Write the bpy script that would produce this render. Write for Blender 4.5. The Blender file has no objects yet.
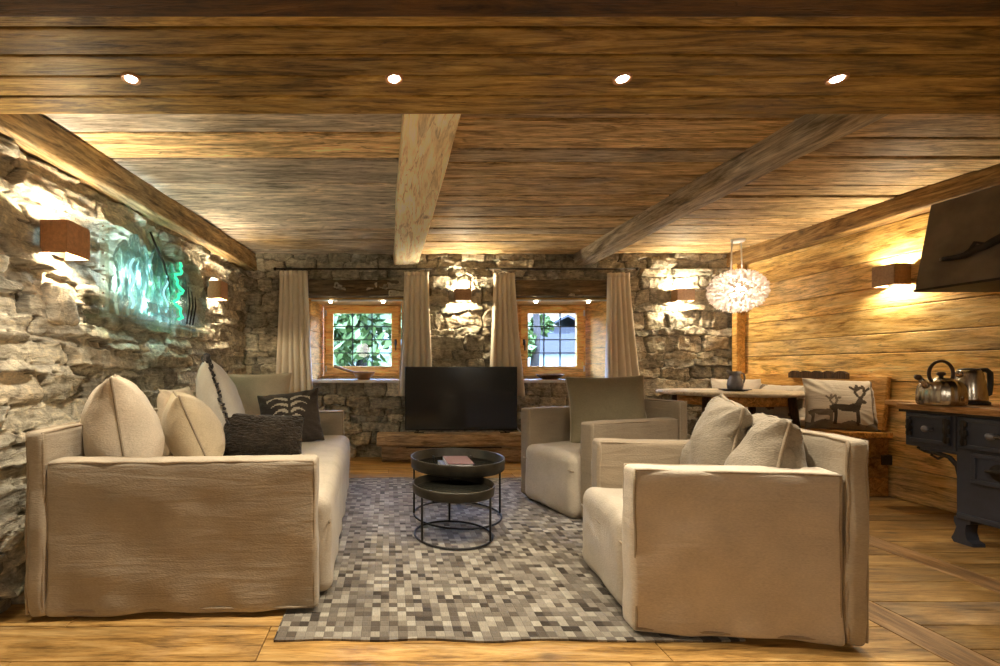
import bpy, math, random
import numpy as np
from mathutils import Vector, Matrix, Euler, noise as mnoise

PI = math.pi
R = math.radians
C = bpy.context.scene.collection
F = 460.0            # focal length in pixels of the 1000 px wide frame
VX, VY = 389.0, 367.0


def at(px, py, Y):
    """point of the room seen at a pixel, at depth Y (camera at 0,0,1)"""
    return Vector(((px - VX) * Y / F, Y, 1 - (py - VY) * Y / F))


# ------------------------------------------------------------------ mesh builder
class MB:
    def __init__(self):
        self.v, self.f, self.m, self.t, self.s = [], [], [], [], []

    def add(self, verts, faces, mat=0, tint=(0.5, 0.5, 0.5), smooth=False, M=None):
        b = len(self.v)
        if M is not None:
            verts = [M @ Vector(p) for p in verts]
        self.v.extend([tuple(p) for p in verts])
        for i, f in enumerate(faces):
            self.f.append(tuple(b + k for k in f))
            self.m.append(mat[i] if isinstance(mat, list) else mat)
            self.t.append(tint)
            self.s.append(smooth)
        return self

    def box(self, c, s, rot=(0, 0, 0), bev=0.0, **k):
        hx, hy, hz = s[0] / 2, s[1] / 2, s[2] / 2
        M = Matrix.Translation(c) @ Euler(rot).to_matrix().to_4x4()
        if bev <= 0:
            vs = [(x, y, z) for x in (-hx, hx) for y in (-hy, hy) for z in (-hz, hz)]
            fs = [(0, 1, 3, 2), (4, 6, 7, 5), (0, 4, 5, 1), (2, 3, 7, 6), (0, 2, 6, 4), (1, 5, 7, 3)]
            return self.add(vs, fs, M=M, **k)
        return self.rbox((0, 0, 0), s, min(bev, hx * .99, hy * .99, hz * .99), seg=2, sub=(1, 1, 1), M=M, **k)

    def rbox(self, c, s, r, seg=3, sub=(4, 4, 4), fn=None, M=None, **k):
        h = [s[0] / 2, s[1] / 2, s[2] / 2]
        ax = []
        for i in range(3):
            core = h[i] - r
            a = [-h[i] + r * (1 - math.cos(PI / 2 * j / seg)) if False else -h[i] + r * j / seg for j in range(seg)]
            a += [-core + 2 * core * j / sub[i] for j in range(sub[i] + 1)]
            a += [h[i] - r * (seg - 1 - j) / seg for j in range(seg)]
            ax.append(a)
        idx, vs, fs = {}, [], []

        def vert(p):
            key = tuple(round(q, 6) for q in p)
            if key in idx:
                return idx[key]
            inner = Vector([max(-(h[i] - r), min(h[i] - r, p[i])) for i in range(3)])
            d = Vector(p) - inner
            q = inner + d.normalized() * r if d.length > 1e-9 else Vector(p)
            q = q + Vector(c)
            n = d.normalized() if d.length > 1e-9 else Vector((0, 0, 0))
            if fn:
                q = fn(q, n)
            idx[key] = len(vs)
            vs.append(q)
            return idx[key]
        for a in range(3):
            b, cc = (a + 1) % 3, (a + 2) % 3
            for side in (-1, 1):
                for i in range(len(ax[b]) - 1):
                    for j in range(len(ax[cc]) - 1):
                        quad = []
                        for (ii, jj) in ((i, j), (i + 1, j), (i + 1, j + 1), (i, j + 1)):
                            p = [0, 0, 0]
                            p[a] = side * h[a]
                            p[b] = ax[b][ii]
                            p[cc] = ax[cc][jj]
                            quad.append(vert(p))
                        if side < 0:
                            quad.reverse()
                        if len(set(quad)) > 2:
                            fs.append(tuple(quad))
        k.setdefault('smooth', True)
        return self.add(vs, fs, M=M, **k)

    def tube(self, pts, r, n=8, closed=False, cap=True, **k):
        pts = [Vector(p) for p in pts]
        N = len(pts)
        rs = r if isinstance(r, (list, tuple)) else [r] * N
        vs, fs = [], []
        up = None
        for i, p in enumerate(pts):
            if closed:
                d = pts[(i + 1) % N] - pts[i - 1]
            else:
                d = pts[min(i + 1, N - 1)] - pts[max(i - 1, 0)]
            d.normalize()
            if up is None:
                up = Vector((0, 0, 1)) if abs(d.z) < .9 else Vector((1, 0, 0))
            a = d.cross(up)
            if a.length < 1e-6:
                a = d.cross(Vector((1, 0.3, 0)))
            a.normalize()
            b = a.cross(d).normalized()
            up = b
            for j in range(n):
                t = 2 * PI * j / n
                vs.append(p + (a * math.cos(t) + b * math.sin(t)) * rs[i])
        rng = N if closed else N - 1
        for i in range(rng):
            for j in range(n):
                a0, a1 = i * n + j, i * n + (j + 1) % n
                b0, b1 = ((i + 1) % N) * n + j, ((i + 1) % N) * n + (j + 1) % n
                fs.append((a0, a1, b1, b0))
        if cap and not closed:
            fs.append(tuple(range(n - 1, -1, -1)))
            fs.append(tuple((N - 1) * n + j for j in range(n)))
        k.setdefault('smooth', True)
        return self.add(vs, fs, **k)

    def lathe(self, prof, c=(0, 0, 0), n=32, sx=1.0, sy=1.0, M=None, **k):
        vs, fs = [], []
        for (r, z) in prof:
            for j in range(n):
                t = 2 * PI * j / n
                vs.append((c[0] + r * math.cos(t) * sx, c[1] + r * math.sin(t) * sy, c[2] + z))
        for i in range(len(prof) - 1):
            for j in range(n):
                fs.append((i * n + j, i * n + (j + 1) % n, (i + 1) * n + (j + 1) % n, (i + 1) * n + j))
        if prof[0][0] > 1e-6:
            fs.append(tuple(range(n - 1, -1, -1)))
        if prof[-1][0] > 1e-6:
            fs.append(tuple((len(prof) - 1) * n + j for j in range(n)))
        k.setdefault('smooth', True)
        return self.add(vs, fs, M=M, **k)

    def prism(self, poly, d, M=None, **k):
        """polygon in local x,z extruded d along local y"""
        n = len(poly)
        vs = [(p[0], 0, p[1]) for p in poly] + [(p[0], d, p[1]) for p in poly]
        fs = [tuple(range(n)), tuple(range(2 * n - 1, n - 1, -1))]
        fs += [(i, i + n, (i + 1) % n + n, (i + 1) % n) for i in range(n)]
        return self.add(vs, fs, M=M, **k)

    def sheet(self, fn, nu, nv, **k):
        vs = [fn(i / nu, j / nv) for j in range(nv + 1) for i in range(nu + 1)]
        fs = [(j * (nu + 1) + i, j * (nu + 1) + i + 1, (j + 1) * (nu + 1) + i + 1, (j + 1) * (nu + 1) + i)
              for j in range(nv) for i in range(nu)]
        k.setdefault('smooth', True)
        return self.add(vs, fs, **k)

    def build(self, name, mat, parent=None, loc=(0, 0, 0), rot=(0, 0, 0), weld=False):
        me = bpy.data.meshes.new(name)
        me.from_pydata(self.v, [], self.f)
        for m in (mat if isinstance(mat, (list, tuple)) else [mat]):
            me.materials.append(m)
        me.polygons.foreach_set('material_index', self.m)
        me.polygons.foreach_set('use_smooth', self.s)
        at_ = me.color_attributes.new('tint', 'FLOAT_COLOR', 'CORNER')
        buf = []
        for f, t in zip(self.f, self.t):
            buf.extend((t[0], t[1], t[2], 1.0) * len(f))
        at_.data.foreach_set('color', buf)
        me.update()
        o = bpy.data.objects.new(name, me)
        C.objects.link(o)
        o.location = loc
        o.rotation_euler = rot
        if parent is not None:
            o.parent = parent
        return o


def tag(o, label=None, cat=None, group=None, kind=None):
    if label: o['label'] = label
    if cat: o['category'] = cat
    if group: o['group'] = group
    if kind: o['kind'] = kind
    return o


def thing(name, label, cat, loc=(0, 0, 0), rz=0.0, group=None):
    o = bpy.data.objects.new(name, None)
    C.objects.link(o)
    o.location = loc
    o.rotation_euler = (0, 0, rz)
    o.empty_display_size = .1
    return tag(o, label, cat, group)


def struct(o, label=None):
    o['kind'] = 'structure'
    if label: o['label'] = label
    return o


def copy_tree(o, parent=None):
    c = o.copy()
    C.objects.link(c)
    c.parent = parent
    for ch in list(o.children):
        copy_tree(ch, c)
    return c


# ------------------------------------------------------------------ materials
def lin(r, g, b):
    f = lambda c: ((c / 255 + .055) / 1.055) ** 2.4 if c > 10 else c / 255 / 12.92
    return (f(r), f(g), f(b), 1.0)


class NT:
    def __init__(self, name):
        self.mat = bpy.data.materials.new(name)
        self.mat.use_nodes = True
        self.t = self.mat.node_tree
        self.t.nodes.clear()
        self.out = self.n('ShaderNodeOutputMaterial')

    def n(self, kind, **props):
        nd = self.t.nodes.new(kind)
        for k, v in props.items():
            setattr(nd, k, v)
        return nd

    def l(self, a, b):
        self.t.links.new(a, b)

    def bsdf(self, rough=.6, metal=0.0, spec=.5, base=None):
        b = self.n('ShaderNodeBsdfPrincipled')
        b.inputs['Roughness'].default_value = rough
        b.inputs['Metallic'].default_value = metal
        b.inputs['Specular IOR Level'].default_value = spec
        if base: b.inputs['Base Color'].default_value = base
        self.l(b.outputs[0], self.out.inputs[0])
        return b

    def coords(self, scale=(1, 1, 1), offset=None):
        tc = self.n('ShaderNodeTexCoord')
        src = tc.outputs['Object']
        if offset is not None:
            ad = self.n('ShaderNodeVectorMath', operation='MULTIPLY_ADD')
            self.l(offset, ad.inputs[0])
            ad.inputs[1].default_value = (17, 17, 17)
            self.l(src, ad.inputs[2])
            src = ad.outputs[0]
        mp = self.n('ShaderNodeMapping')
        mp.inputs['Scale'].default_value = scale
        self.l(src, mp.inputs[0])
        return mp.outputs[0]

    def noise(self, vec, scale=1.0, detail=4, rough=.55, dist=0.0):
        nz = self.n('ShaderNodeTexNoise')
        nz.inputs['Scale'].default_value = scale
        nz.inputs['Detail'].default_value = detail
        nz.inputs['Roughness'].default_value = rough
        nz.inputs['Distortion'].default_value = dist
        self.l(vec, nz.inputs['Vector'])
        return nz.outputs[0]

    def ramp(self, fac, stops):
        r = self.n('ShaderNodeValToRGB')
        while len(r.color_ramp.elements) < len(stops):
            r.color_ramp.elements.new(.5)
        for e, (p, c) in zip(r.color_ramp.elements, stops):
            e.position = p
            e.color = c if not isinstance(c, (int, float)) else (c, c, c, 1)
        self.l(fac, r.inputs[0])
        return r.outputs[0]

    def mix(self, a, b, fac, mode='MIX'):
        m = self.n('ShaderNodeMix', data_type='RGBA', blend_type=mode)
        for sock, val in ((m.inputs[6], a), (m.inputs[7], b), (m.inputs[0], fac)):
            if isinstance(val, (int, float, tuple)):
                sock.default_value = val
            else:
                self.l(val, sock)
        return m.outputs[2]

    def attr(self, name='tint'):
        a = self.n('ShaderNodeAttribute', attribute_name=name)
        return a.outputs['Color']

    def sep(self, c):
        s = self.n('ShaderNodeSeparateColor')
        self.l(c, s.inputs[0])
        return s.outputs

    def bump(self, h, bsdf, strength=.3, dist=.01):
        b = self.n('ShaderNodeBump')
        b.inputs['Strength'].default_value = strength
        b.inputs['Distance'].default_value = dist
        self.l(h, b.inputs['Height'])
        self.l(b.outputs[0], bsdf.inputs['Normal'])

    def math(self, op, a, b=None):
        m = self.n('ShaderNodeMath', operation=op)
        for s, v in zip(m.inputs, (a, b)):
            if v is None: continue
            if isinstance(v, (int, float)): s.default_value = v
            else: self.l(v, s)
        return m.outputs[0]


def wood(name, dark, mid, light, grey=None, axis='X', rough=.6, spec=.3, gscale=1.0, bump=.35, crack=.5, stain=.85):
    """weathered timber; grain runs along an axis, tint.r shifts to grey, tint.g is value, tint.b the offset"""
    n = NT(name)
    b = n.bsdf(rough, spec=spec)
    ti = n.attr()
    tr = n.sep(ti)
    A, L = 1.9 * gscale, 15.0 * gscale
    sc = {'X': (A, L, L), 'Y': (L, A, L), 'Z': (L, L, A)}[axis]
    v = n.coords(sc, ti)
    big = n.noise(v, 1.0, 7, .66, 1.6)
    v2 = n.coords(tuple(q * (5.5 if q == L else 4.5) for q in sc), ti)
    fine = n.noise(v2, 1.0, 6, .75, .8)
    v3 = n.coords((1.4, 1.4, 1.4), ti)
    blot = n.noise(v3, 1.6, 5, .6, .5)
    f = n.math('ADD', n.math('MULTIPLY', big, .62), n.math('MULTIPLY', fine, .38))
    col = n.ramp(f, [(.39, dark), (.50, mid), (.62, light)])
    if grey:
        gcol = n.ramp(f, [(.38, tuple(q * .35 for q in grey[:3]) + (1,)), (.5, grey), (.62, tuple(min(1, q * 1.6) for q in grey[:3]) + (1,))])
        gf = n.ramp(n.math('ADD', n.math('MULTIPLY', blot, .9), n.math('SUBTRACT', tr[0], .5)), [(.40, 0.0), (.72, 1.0)])
        col = n.mix(col, gcol, gf)
    st = n.ramp(n.noise(n.coords({'X': (.9, 5, 5), 'Y': (5, .9, 5), 'Z': (5, 5, .9)}[axis], ti), 1.3, 5, .62, 1.8), [(.34, .58), (.5, .95), (.66, 1.22)])
    col = n.mix(col, st, stain, 'MULTIPLY')
    # knots
    vk = n.coords(tuple(q * (.30 if q == L else 1.5) for q in sc), ti)
    vo = n.n('ShaderNodeTexVoronoi')
    vo.inputs['Scale'].default_value = .9
    vo.inputs['Randomness'].default_value = 1
    n.l(vk, vo.inputs['Vector'])
    kn = n.ramp(vo.outputs['Distance'], [(.03, .28), (.13, 1.0)])
    col = n.mix(col, kn, .75, 'MULTIPLY')
    # dark drying cracks
    v4 = n.coords(tuple(q * (1.7 if q == L else .8) for q in sc), ti)
    cr = n.noise(v4, 1.0, 3, .5, .8)
    ck = n.ramp(n.math('ABSOLUTE', n.math('SUBTRACT', cr, .5)), [(0.0, 1 - crack), (.022, 1.0)])
    col = n.mix(col, ck, .8, 'MULTIPLY')
    val = n.math('ADD', n.math('MULTIPLY', tr[1], 1.7), .15)
    vc = n.n('ShaderNodeCombineColor')
    for i in range(3): n.l(val, vc.inputs[i])
    col = n.mix(col, vc.outputs[0], 1.0, 'MULTIPLY')
    n.l(col, b.inputs['Base Color'])
    h = n.math('MULTIPLY', f, ck)
    n.bump(h, b, bump, .012)
    return n.mat


def fabric(name, col, var=.12, weave=260, bump=.25, crinkle=(3, 3, 22), cstr=.35, rough=.9):
    n = NT(name)
    b = n.bsdf(rough, spec=.15)
    b.inputs['Sheen Weight'].default_value = .15
    v = n.coords()
    nz = n.noise(v, 7, 5, .6)
    nf = n.noise(n.coords((.35, .35, 1)), weave, 2, .5)
    c0 = tuple(q * (1 - var * 1.6) for q in col[:3]) + (1,)
    c1 = tuple(min(1, q * (1 + var)) for q in col[:3]) + (1,)
    f = n.math('ADD', n.math('MULTIPLY', nz, .55), n.math('MULTIPLY', nf, .45))
    c = n.ramp(f, [(.32, c0), (.66, c1)])
    n.l(c, b.inputs['Base Color'])
    cr = n.noise(n.coords(crinkle), 1.0, 4, .55, .8)
    h = n.math('ADD', n.math('MULTIPLY', cr, 1.0), n.math('MULTIPLY', nf, bump))
    n.bump(h, b, cstr, .02)
    return n.mat


def plain(name, col, rough=.5, metal=0.0, spec=.5, var=.15, scale=18, bump=.05):
    n = NT(name)
    b = n.bsdf(rough, metal, spec)
    nz = n.noise(n.coords(), scale, 5, .6)
    c = n.ramp(nz, [(.3, tuple(q * (1 - var) for q in col[:3]) + (1,)), (.7, tuple(min(1, q * (1 + var)) for q in col[:3]) + (1,))])
    n.l(c, b.inputs['Base Color'])
    if bump: n.bump(nz, b, bump, .004)
    return n.mat


def emit(name, col, s):
    n = NT(name)
    e = n.n('ShaderNodeEmission')
    e.inputs[0].default_value = col
    e.inputs[1].default_value = s
    n.l(e.outputs[0], n.out.inputs[0])
    return n.mat


def glass(name, tint=(1, 1, 1, 1), gloss=.1, rough=.02):
    n = NT(name)
    tr = n.n('ShaderNodeBsdfTransparent')
    tr.inputs[0].default_value = tint
    g = n.n('ShaderNodeBsdfGlossy')
    g.inputs['Roughness'].default_value = rough
    fr = n.n('ShaderNodeLayerWeight')
    fr.inputs[0].default_value = .5
    f = n.math('ADD', n.math('MULTIPLY', n.math('POWER', fr.outputs['Facing'], 5.0), .8), gloss * .2)
    m = n.n('ShaderNodeMixShader')
    n.l(f, m.inputs[0])
    n.l(tr.outputs[0], m.inputs[1])
    n.l(g.outputs[0], m.inputs[2])
    n.l(m.outputs[0], n.out.inputs[0])
    return n.mat


def stone_mat(name):
    n = NT(name)
    b = n.bsdf(.85, spec=.25)
    t = n.attr()
    v = n.coords()
    a = n.noise(v, 14, 8, .68, .6)
    s = n.noise(n.coords((6, 6, 26)), 2.2, 6, .65, .9)
    f = n.math('ADD', n.math('MULTIPLY', a, .6), n.math('MULTIPLY', s, .4))
    k = n.ramp(f, [(.34, (.30, .28, .25, 1)), (.5, (.88, .87, .83, 1)), (.64, (1.55, 1.50, 1.36, 1))])
    c = n.mix(t, k, 1.0, 'MULTIPLY')
    n.l(c, b.inputs['Base Color'])
    n.bump(f, b, .9, .03)
    return n.mat


M = {}
M['ceil'] = wood('weathered_ceiling_boards', lin(112, 88, 56), lin(192, 162, 118), lin(228, 204, 160), lin(182, 170, 156), 'X', .6, crack=.75)
M['soffit'] = wood('brown_soffit_boards', lin(92, 68, 28), lin(164, 130, 68), lin(206, 174, 104), None, 'X', .55, crack=.6)
M['beam_dark'] = wood('dark_beam_timber', lin(50, 32, 12), lin(94, 64, 28), lin(122, 88, 44), None, 'X', .6)
M['joist'] = wood('grey_joist_timber', lin(178, 162, 132), lin(212, 198, 168), lin(230, 218, 194), lin(196, 188, 170), 'Y', .65, gscale=.8, stain=.35)
M['joist_b'] = wood('brown_joist_timber', lin(106, 92, 74), lin(166, 150, 128), lin(202, 188, 166), lin(182, 176, 168), 'Y', .6, gscale=.8)
M['rail'] = wood('wall_plate_timber', lin(86, 60, 30), lin(152, 118, 70), lin(194, 160, 106), lin(156, 138, 106), 'Y', .65)
M['wallwood'] = wood('honey_wall_boards', lin(140, 102, 44), lin(218, 178, 104), lin(240, 212, 146), lin(206, 180, 134), 'Y', .55, crack=.55, stain=.6)
M['floor'] = wood('oak_floor_boards', lin(112, 80, 38), lin(170, 130, 72), lin(196, 160, 102), lin(148, 124, 96), 'X', .38, spec=.4, crack=.35, bump=.15)
M['floor_y'] = wood('oak_border_boards', lin(116, 82, 46), lin(170, 128, 80), lin(200, 160, 112), lin(150, 124, 98), 'Y', .38, spec=.4, crack=.35, bump=.15)
M['amber_x'] = wood('amber_window_timber', lin(164, 118, 56), lin(208, 162, 90), lin(228, 190, 122), None, 'X', .45, gscale=1.6, crack=.2)
M['amber_z'] = wood('amber_reveal_timber', lin(150, 106, 50), lin(200, 152, 82), lin(222, 182, 114), None, 'Y', .5, gscale=1.6, crack=.2)
M['lintel'] = wood('lintel_timber', lin(60, 44, 26), lin(112, 90, 60), lin(150, 126, 90), lin(120, 108, 88), 'X', .7)
M['bench_old'] = wood('old_beam_bench', lin(120, 94, 66), lin(184, 156, 120), lin(214, 190, 152), lin(160, 144, 124), 'X', .6)
M['bench_y'] = wood('bench_boards', lin(132, 88, 34), lin(204, 152, 80), lin(230, 188, 116), None, 'Y', .45, gscale=1.3, crack=.3)
M['counter'] = wood('counter_board', lin(136, 92, 44), lin(200, 150, 90), lin(232, 192, 134), None, 'Y', .4, gscale=1.3, crack=.3)
M['table'] = wood('pale_table_board', lin(186, 168, 140), lin(222, 208, 184), lin(236, 226, 208), None, 'X', .5, gscale=1.3, crack=.2)
M['walnut'] = wood('dark_leg_wood', lin(40, 26, 16), lin(74, 50, 32), lin(100, 72, 48), None, 'Z', .5, gscale=1.5)
M['stone'] = stone_mat('field_stone')
M['linen'] = fabric('sand_linen', (.40, .335, .25, 1), .12)
M['linen_seat'] = fabric('sand_linen_seat', (.45, .385, .30, 1), .1, crinkle=(5, 5, 5))
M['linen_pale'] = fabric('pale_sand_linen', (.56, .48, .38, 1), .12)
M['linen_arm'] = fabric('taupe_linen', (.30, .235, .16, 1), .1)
M['linen_light'] = fabric('cream_linen', (.60, .50, .375, 1), .12, crinkle=(7, 7, 7), cstr=.45)
M['linen_gold'] = fabric('oatmeal_linen', (.52, .42, .28, 1), .12, crinkle=(7, 7, 7), cstr=.45)
M['linen_grey'] = fabric('pale_grey_cotton', (.55, .51, .44, 1), .08, crinkle=(6, 6, 6))
M['linen_taupe'] = fabric('olive_taupe_linen', (.27, .225, .14, 1), .1, crinkle=(6, 6, 6))
M['linen_crumple'] = fabric('stonewashed_linen', (.30, .25, .185, 1), .14, crinkle=(6, 6, 9), cstr=.8)
M['piping'] = fabric('linen_seam', (.33, .26, .18, 1), .1)
M['piping_pale'] = fabric('pale_seam', (.56, .48, .36, 1), .1)
M['curtain'] = fabric('cream_curtain_cloth', (.82, .735, .60, 1), .06, crinkle=(4, 4, 1.5), cstr=.1)
M['fur'] = fabric('dark_brown_fur', (.028, .020, .013, 1), .5, weave=90, bump=1.2, crinkle=(26, 26, 26), cstr=1.0)
M['charcoal'] = fabric('charcoal_wool', (.055, .043, .035, 1), .25, weave=160, bump=.6)
M['ivory_print'] = fabric('ivory_print', (.48, .42, .33, 1), .1)
M['white_cloth'] = fabric('white_canvas', (.66, .60, .52, 1), .06)
M['print_grey'] = fabric('grey_brown_print', (.075, .058, .044, 1), .25)
M['print_mid'] = fabric('mid_grey_print', (.21, .175, .14, 1), .2)
M['blacktrim'] = fabric('black_white_fringe', (.06, .055, .055, 1), .5, weave=60)
M['steel_black'] = plain('blackened_steel', (.028, .026, .025, 1), .42, .6)
M['tray'] = plain('brown_black_tray', (.034, .028, .019, 1), .35, .35, var=.3)
M['tray_in'] = plain('smoked_tray_base', (.035, .034, .026, 1), .12, .2, var=.25, bump=0)
M['tvblack'] = plain('matt_black_plastic', (.012, .012, .013, 1), .4)
M['screen'] = plain('dark_screen', (.012, .014, .017, 1), .16, 0, .6, var=.05, bump=0)
M['copper'] = plain('brushed_copper', (.56, .29, .135, 1), .55, .2, var=.2, scale=60)
M['bronze'] = plain('brown_bronze', (.36, .22, .12, 1), .55, .2, var=.2, scale=60)
M['iron'] = plain('old_iron', (.035, .027, .021, 1), .6, .5, var=.4)
M['hood'] = plain('dark_steel_hood', (.17, .135, .10, 1), .5, .3, var=.35, scale=5)
M['enamel'] = plain('blue_black_enamel', (.045, .049, .066, 1), .36, .1, var=.2, scale=8)
M['enamel_d'] = plain('black_enamel', (.012, .012, .016, 1), .4, .1)
M['steel'] = plain('brushed_steel', (.56, .50, .42, 1), .22, 1.0, var=.06, bump=0)
M['pewter'] = plain('grey_pewter', (.20, .19, .21, 1), .42, .5, var=.25)
M['white'] = plain('white_paint', (.78, .77, .76, 1), .5, var=.03)
M['book_red'] = plain('dark_red_cover', (.10, .013, .010, 1), .45, var=.12)
M['book_blue'] = plain('grey_blue_cover', (.10, .13, .22, 1), .45, var=.12)
M['paper'] = plain('page_edges', (.70, .68, .66, 1), .8, var=.08, scale=120)
M['brownwood'] = plain('turned_wood', (.30, .17, .08, 1), .5, var=.3)
M['darkplastic'] = plain('dark_plastic', (.02, .018, .016, 1), .4)
M['brownplastic'] = plain('brown_handle_plastic', (.055, .03, .022, 1), .35)
M['glass'] = glass('window_glass', (.97, .98, .98, 1), .1)
M['aglass'] = glass('green_art_glass', (.90, .985, .96, 1), .9, .12)
M['lead'] = plain('dark_glazing_bar', (.05, .05, .055, 1), .5)
M['bulb'] = emit('warm_bulb', (1, .80, .52, 1), 40)
M['spot'] = emit('spot_lens', (1, .90, .74, 1), 26)
M['led_green'] = emit('green_led_line', (.06, 1, .42, 1), 1.2)
M['led_cyan'] = emit('cyan_led_line', (.45, .95, 1, 1), 1.0)
M['leaf_a'] = plain('tree_leaf', (.030, .070, .012, 1), .6, var=.4, scale=3)
M['leaf_b'] = plain('pale_tree_leaf', (.075, .125, .026, 1), .6, var=.4, scale=3)
M['bark'] = plain('tree_bark', (.03, .024, .018, 1), .9, var=.3)
M['grass'] = plain('mountain_meadow', (.014, .024, .007, 1), .9, var=.35, scale=1.2)
M['slate'] = plain('slate_roof', (.016, .017, .02, 1), .7, var=.25)
M['chalet'] = plain('grey_blue_boards', (.012, .013, .016, 1), .8, var=.2)
M['plaster'] = plain('pale_render', (.045, .044, .042, 1), .8, var=.06)
M['shell'] = plain('rear_room_plaster', (.50, .42, .32, 1), .9, var=.05)


def frost():
    n = NT('etched_glass')
    d = n.n('ShaderNodeBsdfDiffuse'); d.inputs[0].default_value = (.62, .80, .82, 1)
    g = n.n('ShaderNodeBsdfGlossy'); g.inputs['Roughness'].default_value = .25; g.inputs[0].default_value = (.8, .95, .95, 1)
    t = n.n('ShaderNodeBsdfTransparent'); t.inputs[0].default_value = (.8, .95, .95, 1)
    m1 = n.n('ShaderNodeMixShader'); m1.inputs[0].default_value = .35
    m2 = n.n('ShaderNodeMixShader')
    n.l(d.outputs[0], m1.inputs[1]); n.l(g.outputs[0], m1.inputs[2])
    f = n.ramp(n.noise(n.coords((9, 9, 4)), 2.5, 5, .6, 1.5), [(.38, .12), (.62, .85)])
    n.l(f, m2.inputs[0]); n.l(t.outputs[0], m2.inputs[1]); n.l(m1.outputs[0], m2.inputs[2])
    n.l(m2.outputs[0], n.out.inputs[0])
    return n.mat


def petal_mat():
    n = NT('pearl_petal')
    d = n.n('ShaderNodeBsdfDiffuse'); d.inputs[0].default_value = (.86, .80, .74, 1)
    t = n.n('ShaderNodeBsdfTranslucent'); t.inputs[0].default_value = (.90, .82, .74, 1)
    m = n.n('ShaderNodeMixShader'); m.inputs[0].default_value = .5
    n.l(d.outputs[0], m.inputs[1]); n.l(t.outputs[0], m.inputs[2]); n.l(m.outputs[0], n.out.inputs[0])
    return n.mat


def rug_mat():
    n = NT('patchwork_hide_rug')
    b = n.bsdf(.75, spec=.2)
    b.inputs['Sheen Weight'].default_value = .2
    v = n.coords((1 / .0345, 1 / .0345, 1))
    fl = n.n('ShaderNodeVectorMath', operation='FLOOR'); n.l(v, fl.inputs[0])
    sx = n.n('ShaderNodeSeparateXYZ'); n.l(fl.outputs[0], sx.inputs[0])
    cb = n.n('ShaderNodeCombineXYZ'); n.l(sx.outputs[0], cb.inputs[0]); n.l(sx.outputs[1], cb.inputs[1])
    wn = n.n('ShaderNodeTexWhiteNoise', noise_dimensions='3D'); n.l(cb.outputs[0], wn.inputs['Vector'])
    stops = [(0, lin(58, 49, 40)), (.09, lin(84, 74, 63)), (.22, lin(106, 97, 86)), (.40, lin(122, 114, 102)),
             (.56, lin(136, 128, 115)), (.72, lin(150, 142, 127)), (.84, lin(112, 103, 92)), (.92, lin(164, 157, 142))]
    r = n.n('ShaderNodeValToRGB'); r.color_ramp.interpolation = 'CONSTANT'
    while len(r.color_ramp.elements) < len(stops): r.color_ramp.elements.new(.5)
    for e, (p, c) in zip(r.color_ramp.elements, stops):
        e.position = p; e.color = c
    n.l(wn.outputs['Value'], r.inputs[0])
    hair = n.noise(n.coords((60, 14, 1)), 3, 4, .7)
    hc = n.ramp(hair, [(.3, .72), (.7, 1.15)])
    c = n.mix(r.outputs[0], hc, .8, 'MULTIPLY')
    fr = n.n('ShaderNodeVectorMath', operation='FRACTION'); n.l(v, fr.inputs[0])
    s2 = n.n('ShaderNodeSeparateXYZ'); n.l(fr.outputs[0], s2.inputs[0])
    e1 = n.math('ABSOLUTE', n.math('SUBTRACT', s2.outputs[0], .5))
    e2 = n.math('ABSOLUTE', n.math('SUBTRACT', s2.outputs[1], .5))
    e = n.ramp(n.math('MAXIMUM', e1, e2), [(.44, 1.0), (.5, .55)])
    c = n.mix(c, e, .6, 'MULTIPLY')
    n.l(c, b.inputs['Base Color'])
    n.bump(n.math('ADD', n.math('MULTIPLY', hair, .5), e), b, .5, .006)
    return n.mat


M['frost'] = frost()
M['petal'] = petal_mat()
M['rug'] = rug_mat()

rnd = random.Random(11)


def tnt(g0=.35, g1=.65, r0=.2, r1=.8, rg=rnd):
    return (rg.uniform(r0, r1), rg.uniform(g0, g1), rg.random())


# ------------------------------------------------------------------ stone fields
def vnoise(x, y, seed):
    rg = np.random.RandomState(seed)
    T = rg.rand(128, 128)
    xi, yi = np.floor(x).astype(int), np.floor(y).astype(int)
    fx, fy = x - xi, y - yi
    fx, fy = fx * fx * (3 - 2 * fx), fy * fy * (3 - 2 * fy)
    a = T[yi % 128, xi % 128]; b = T[yi % 128, (xi + 1) % 128]
    c = T[(yi + 1) % 128, xi % 128]; d = T[(yi + 1) % 128, (xi + 1) % 128]
    return (a * (1 - fx) + b * fx) * (1 - fy) + (c * (1 - fx) + d * fx) * fy - .5


def fbm(x, y, f, seed, oct=4):
    s, a = 0, 1.0
    for i in range(oct):
        s = s + a * vnoise(x * f + 31.7 * i, y * f + 11.3 * i, seed + i)
        f *= 2.03; a *= .52
    return s


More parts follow.
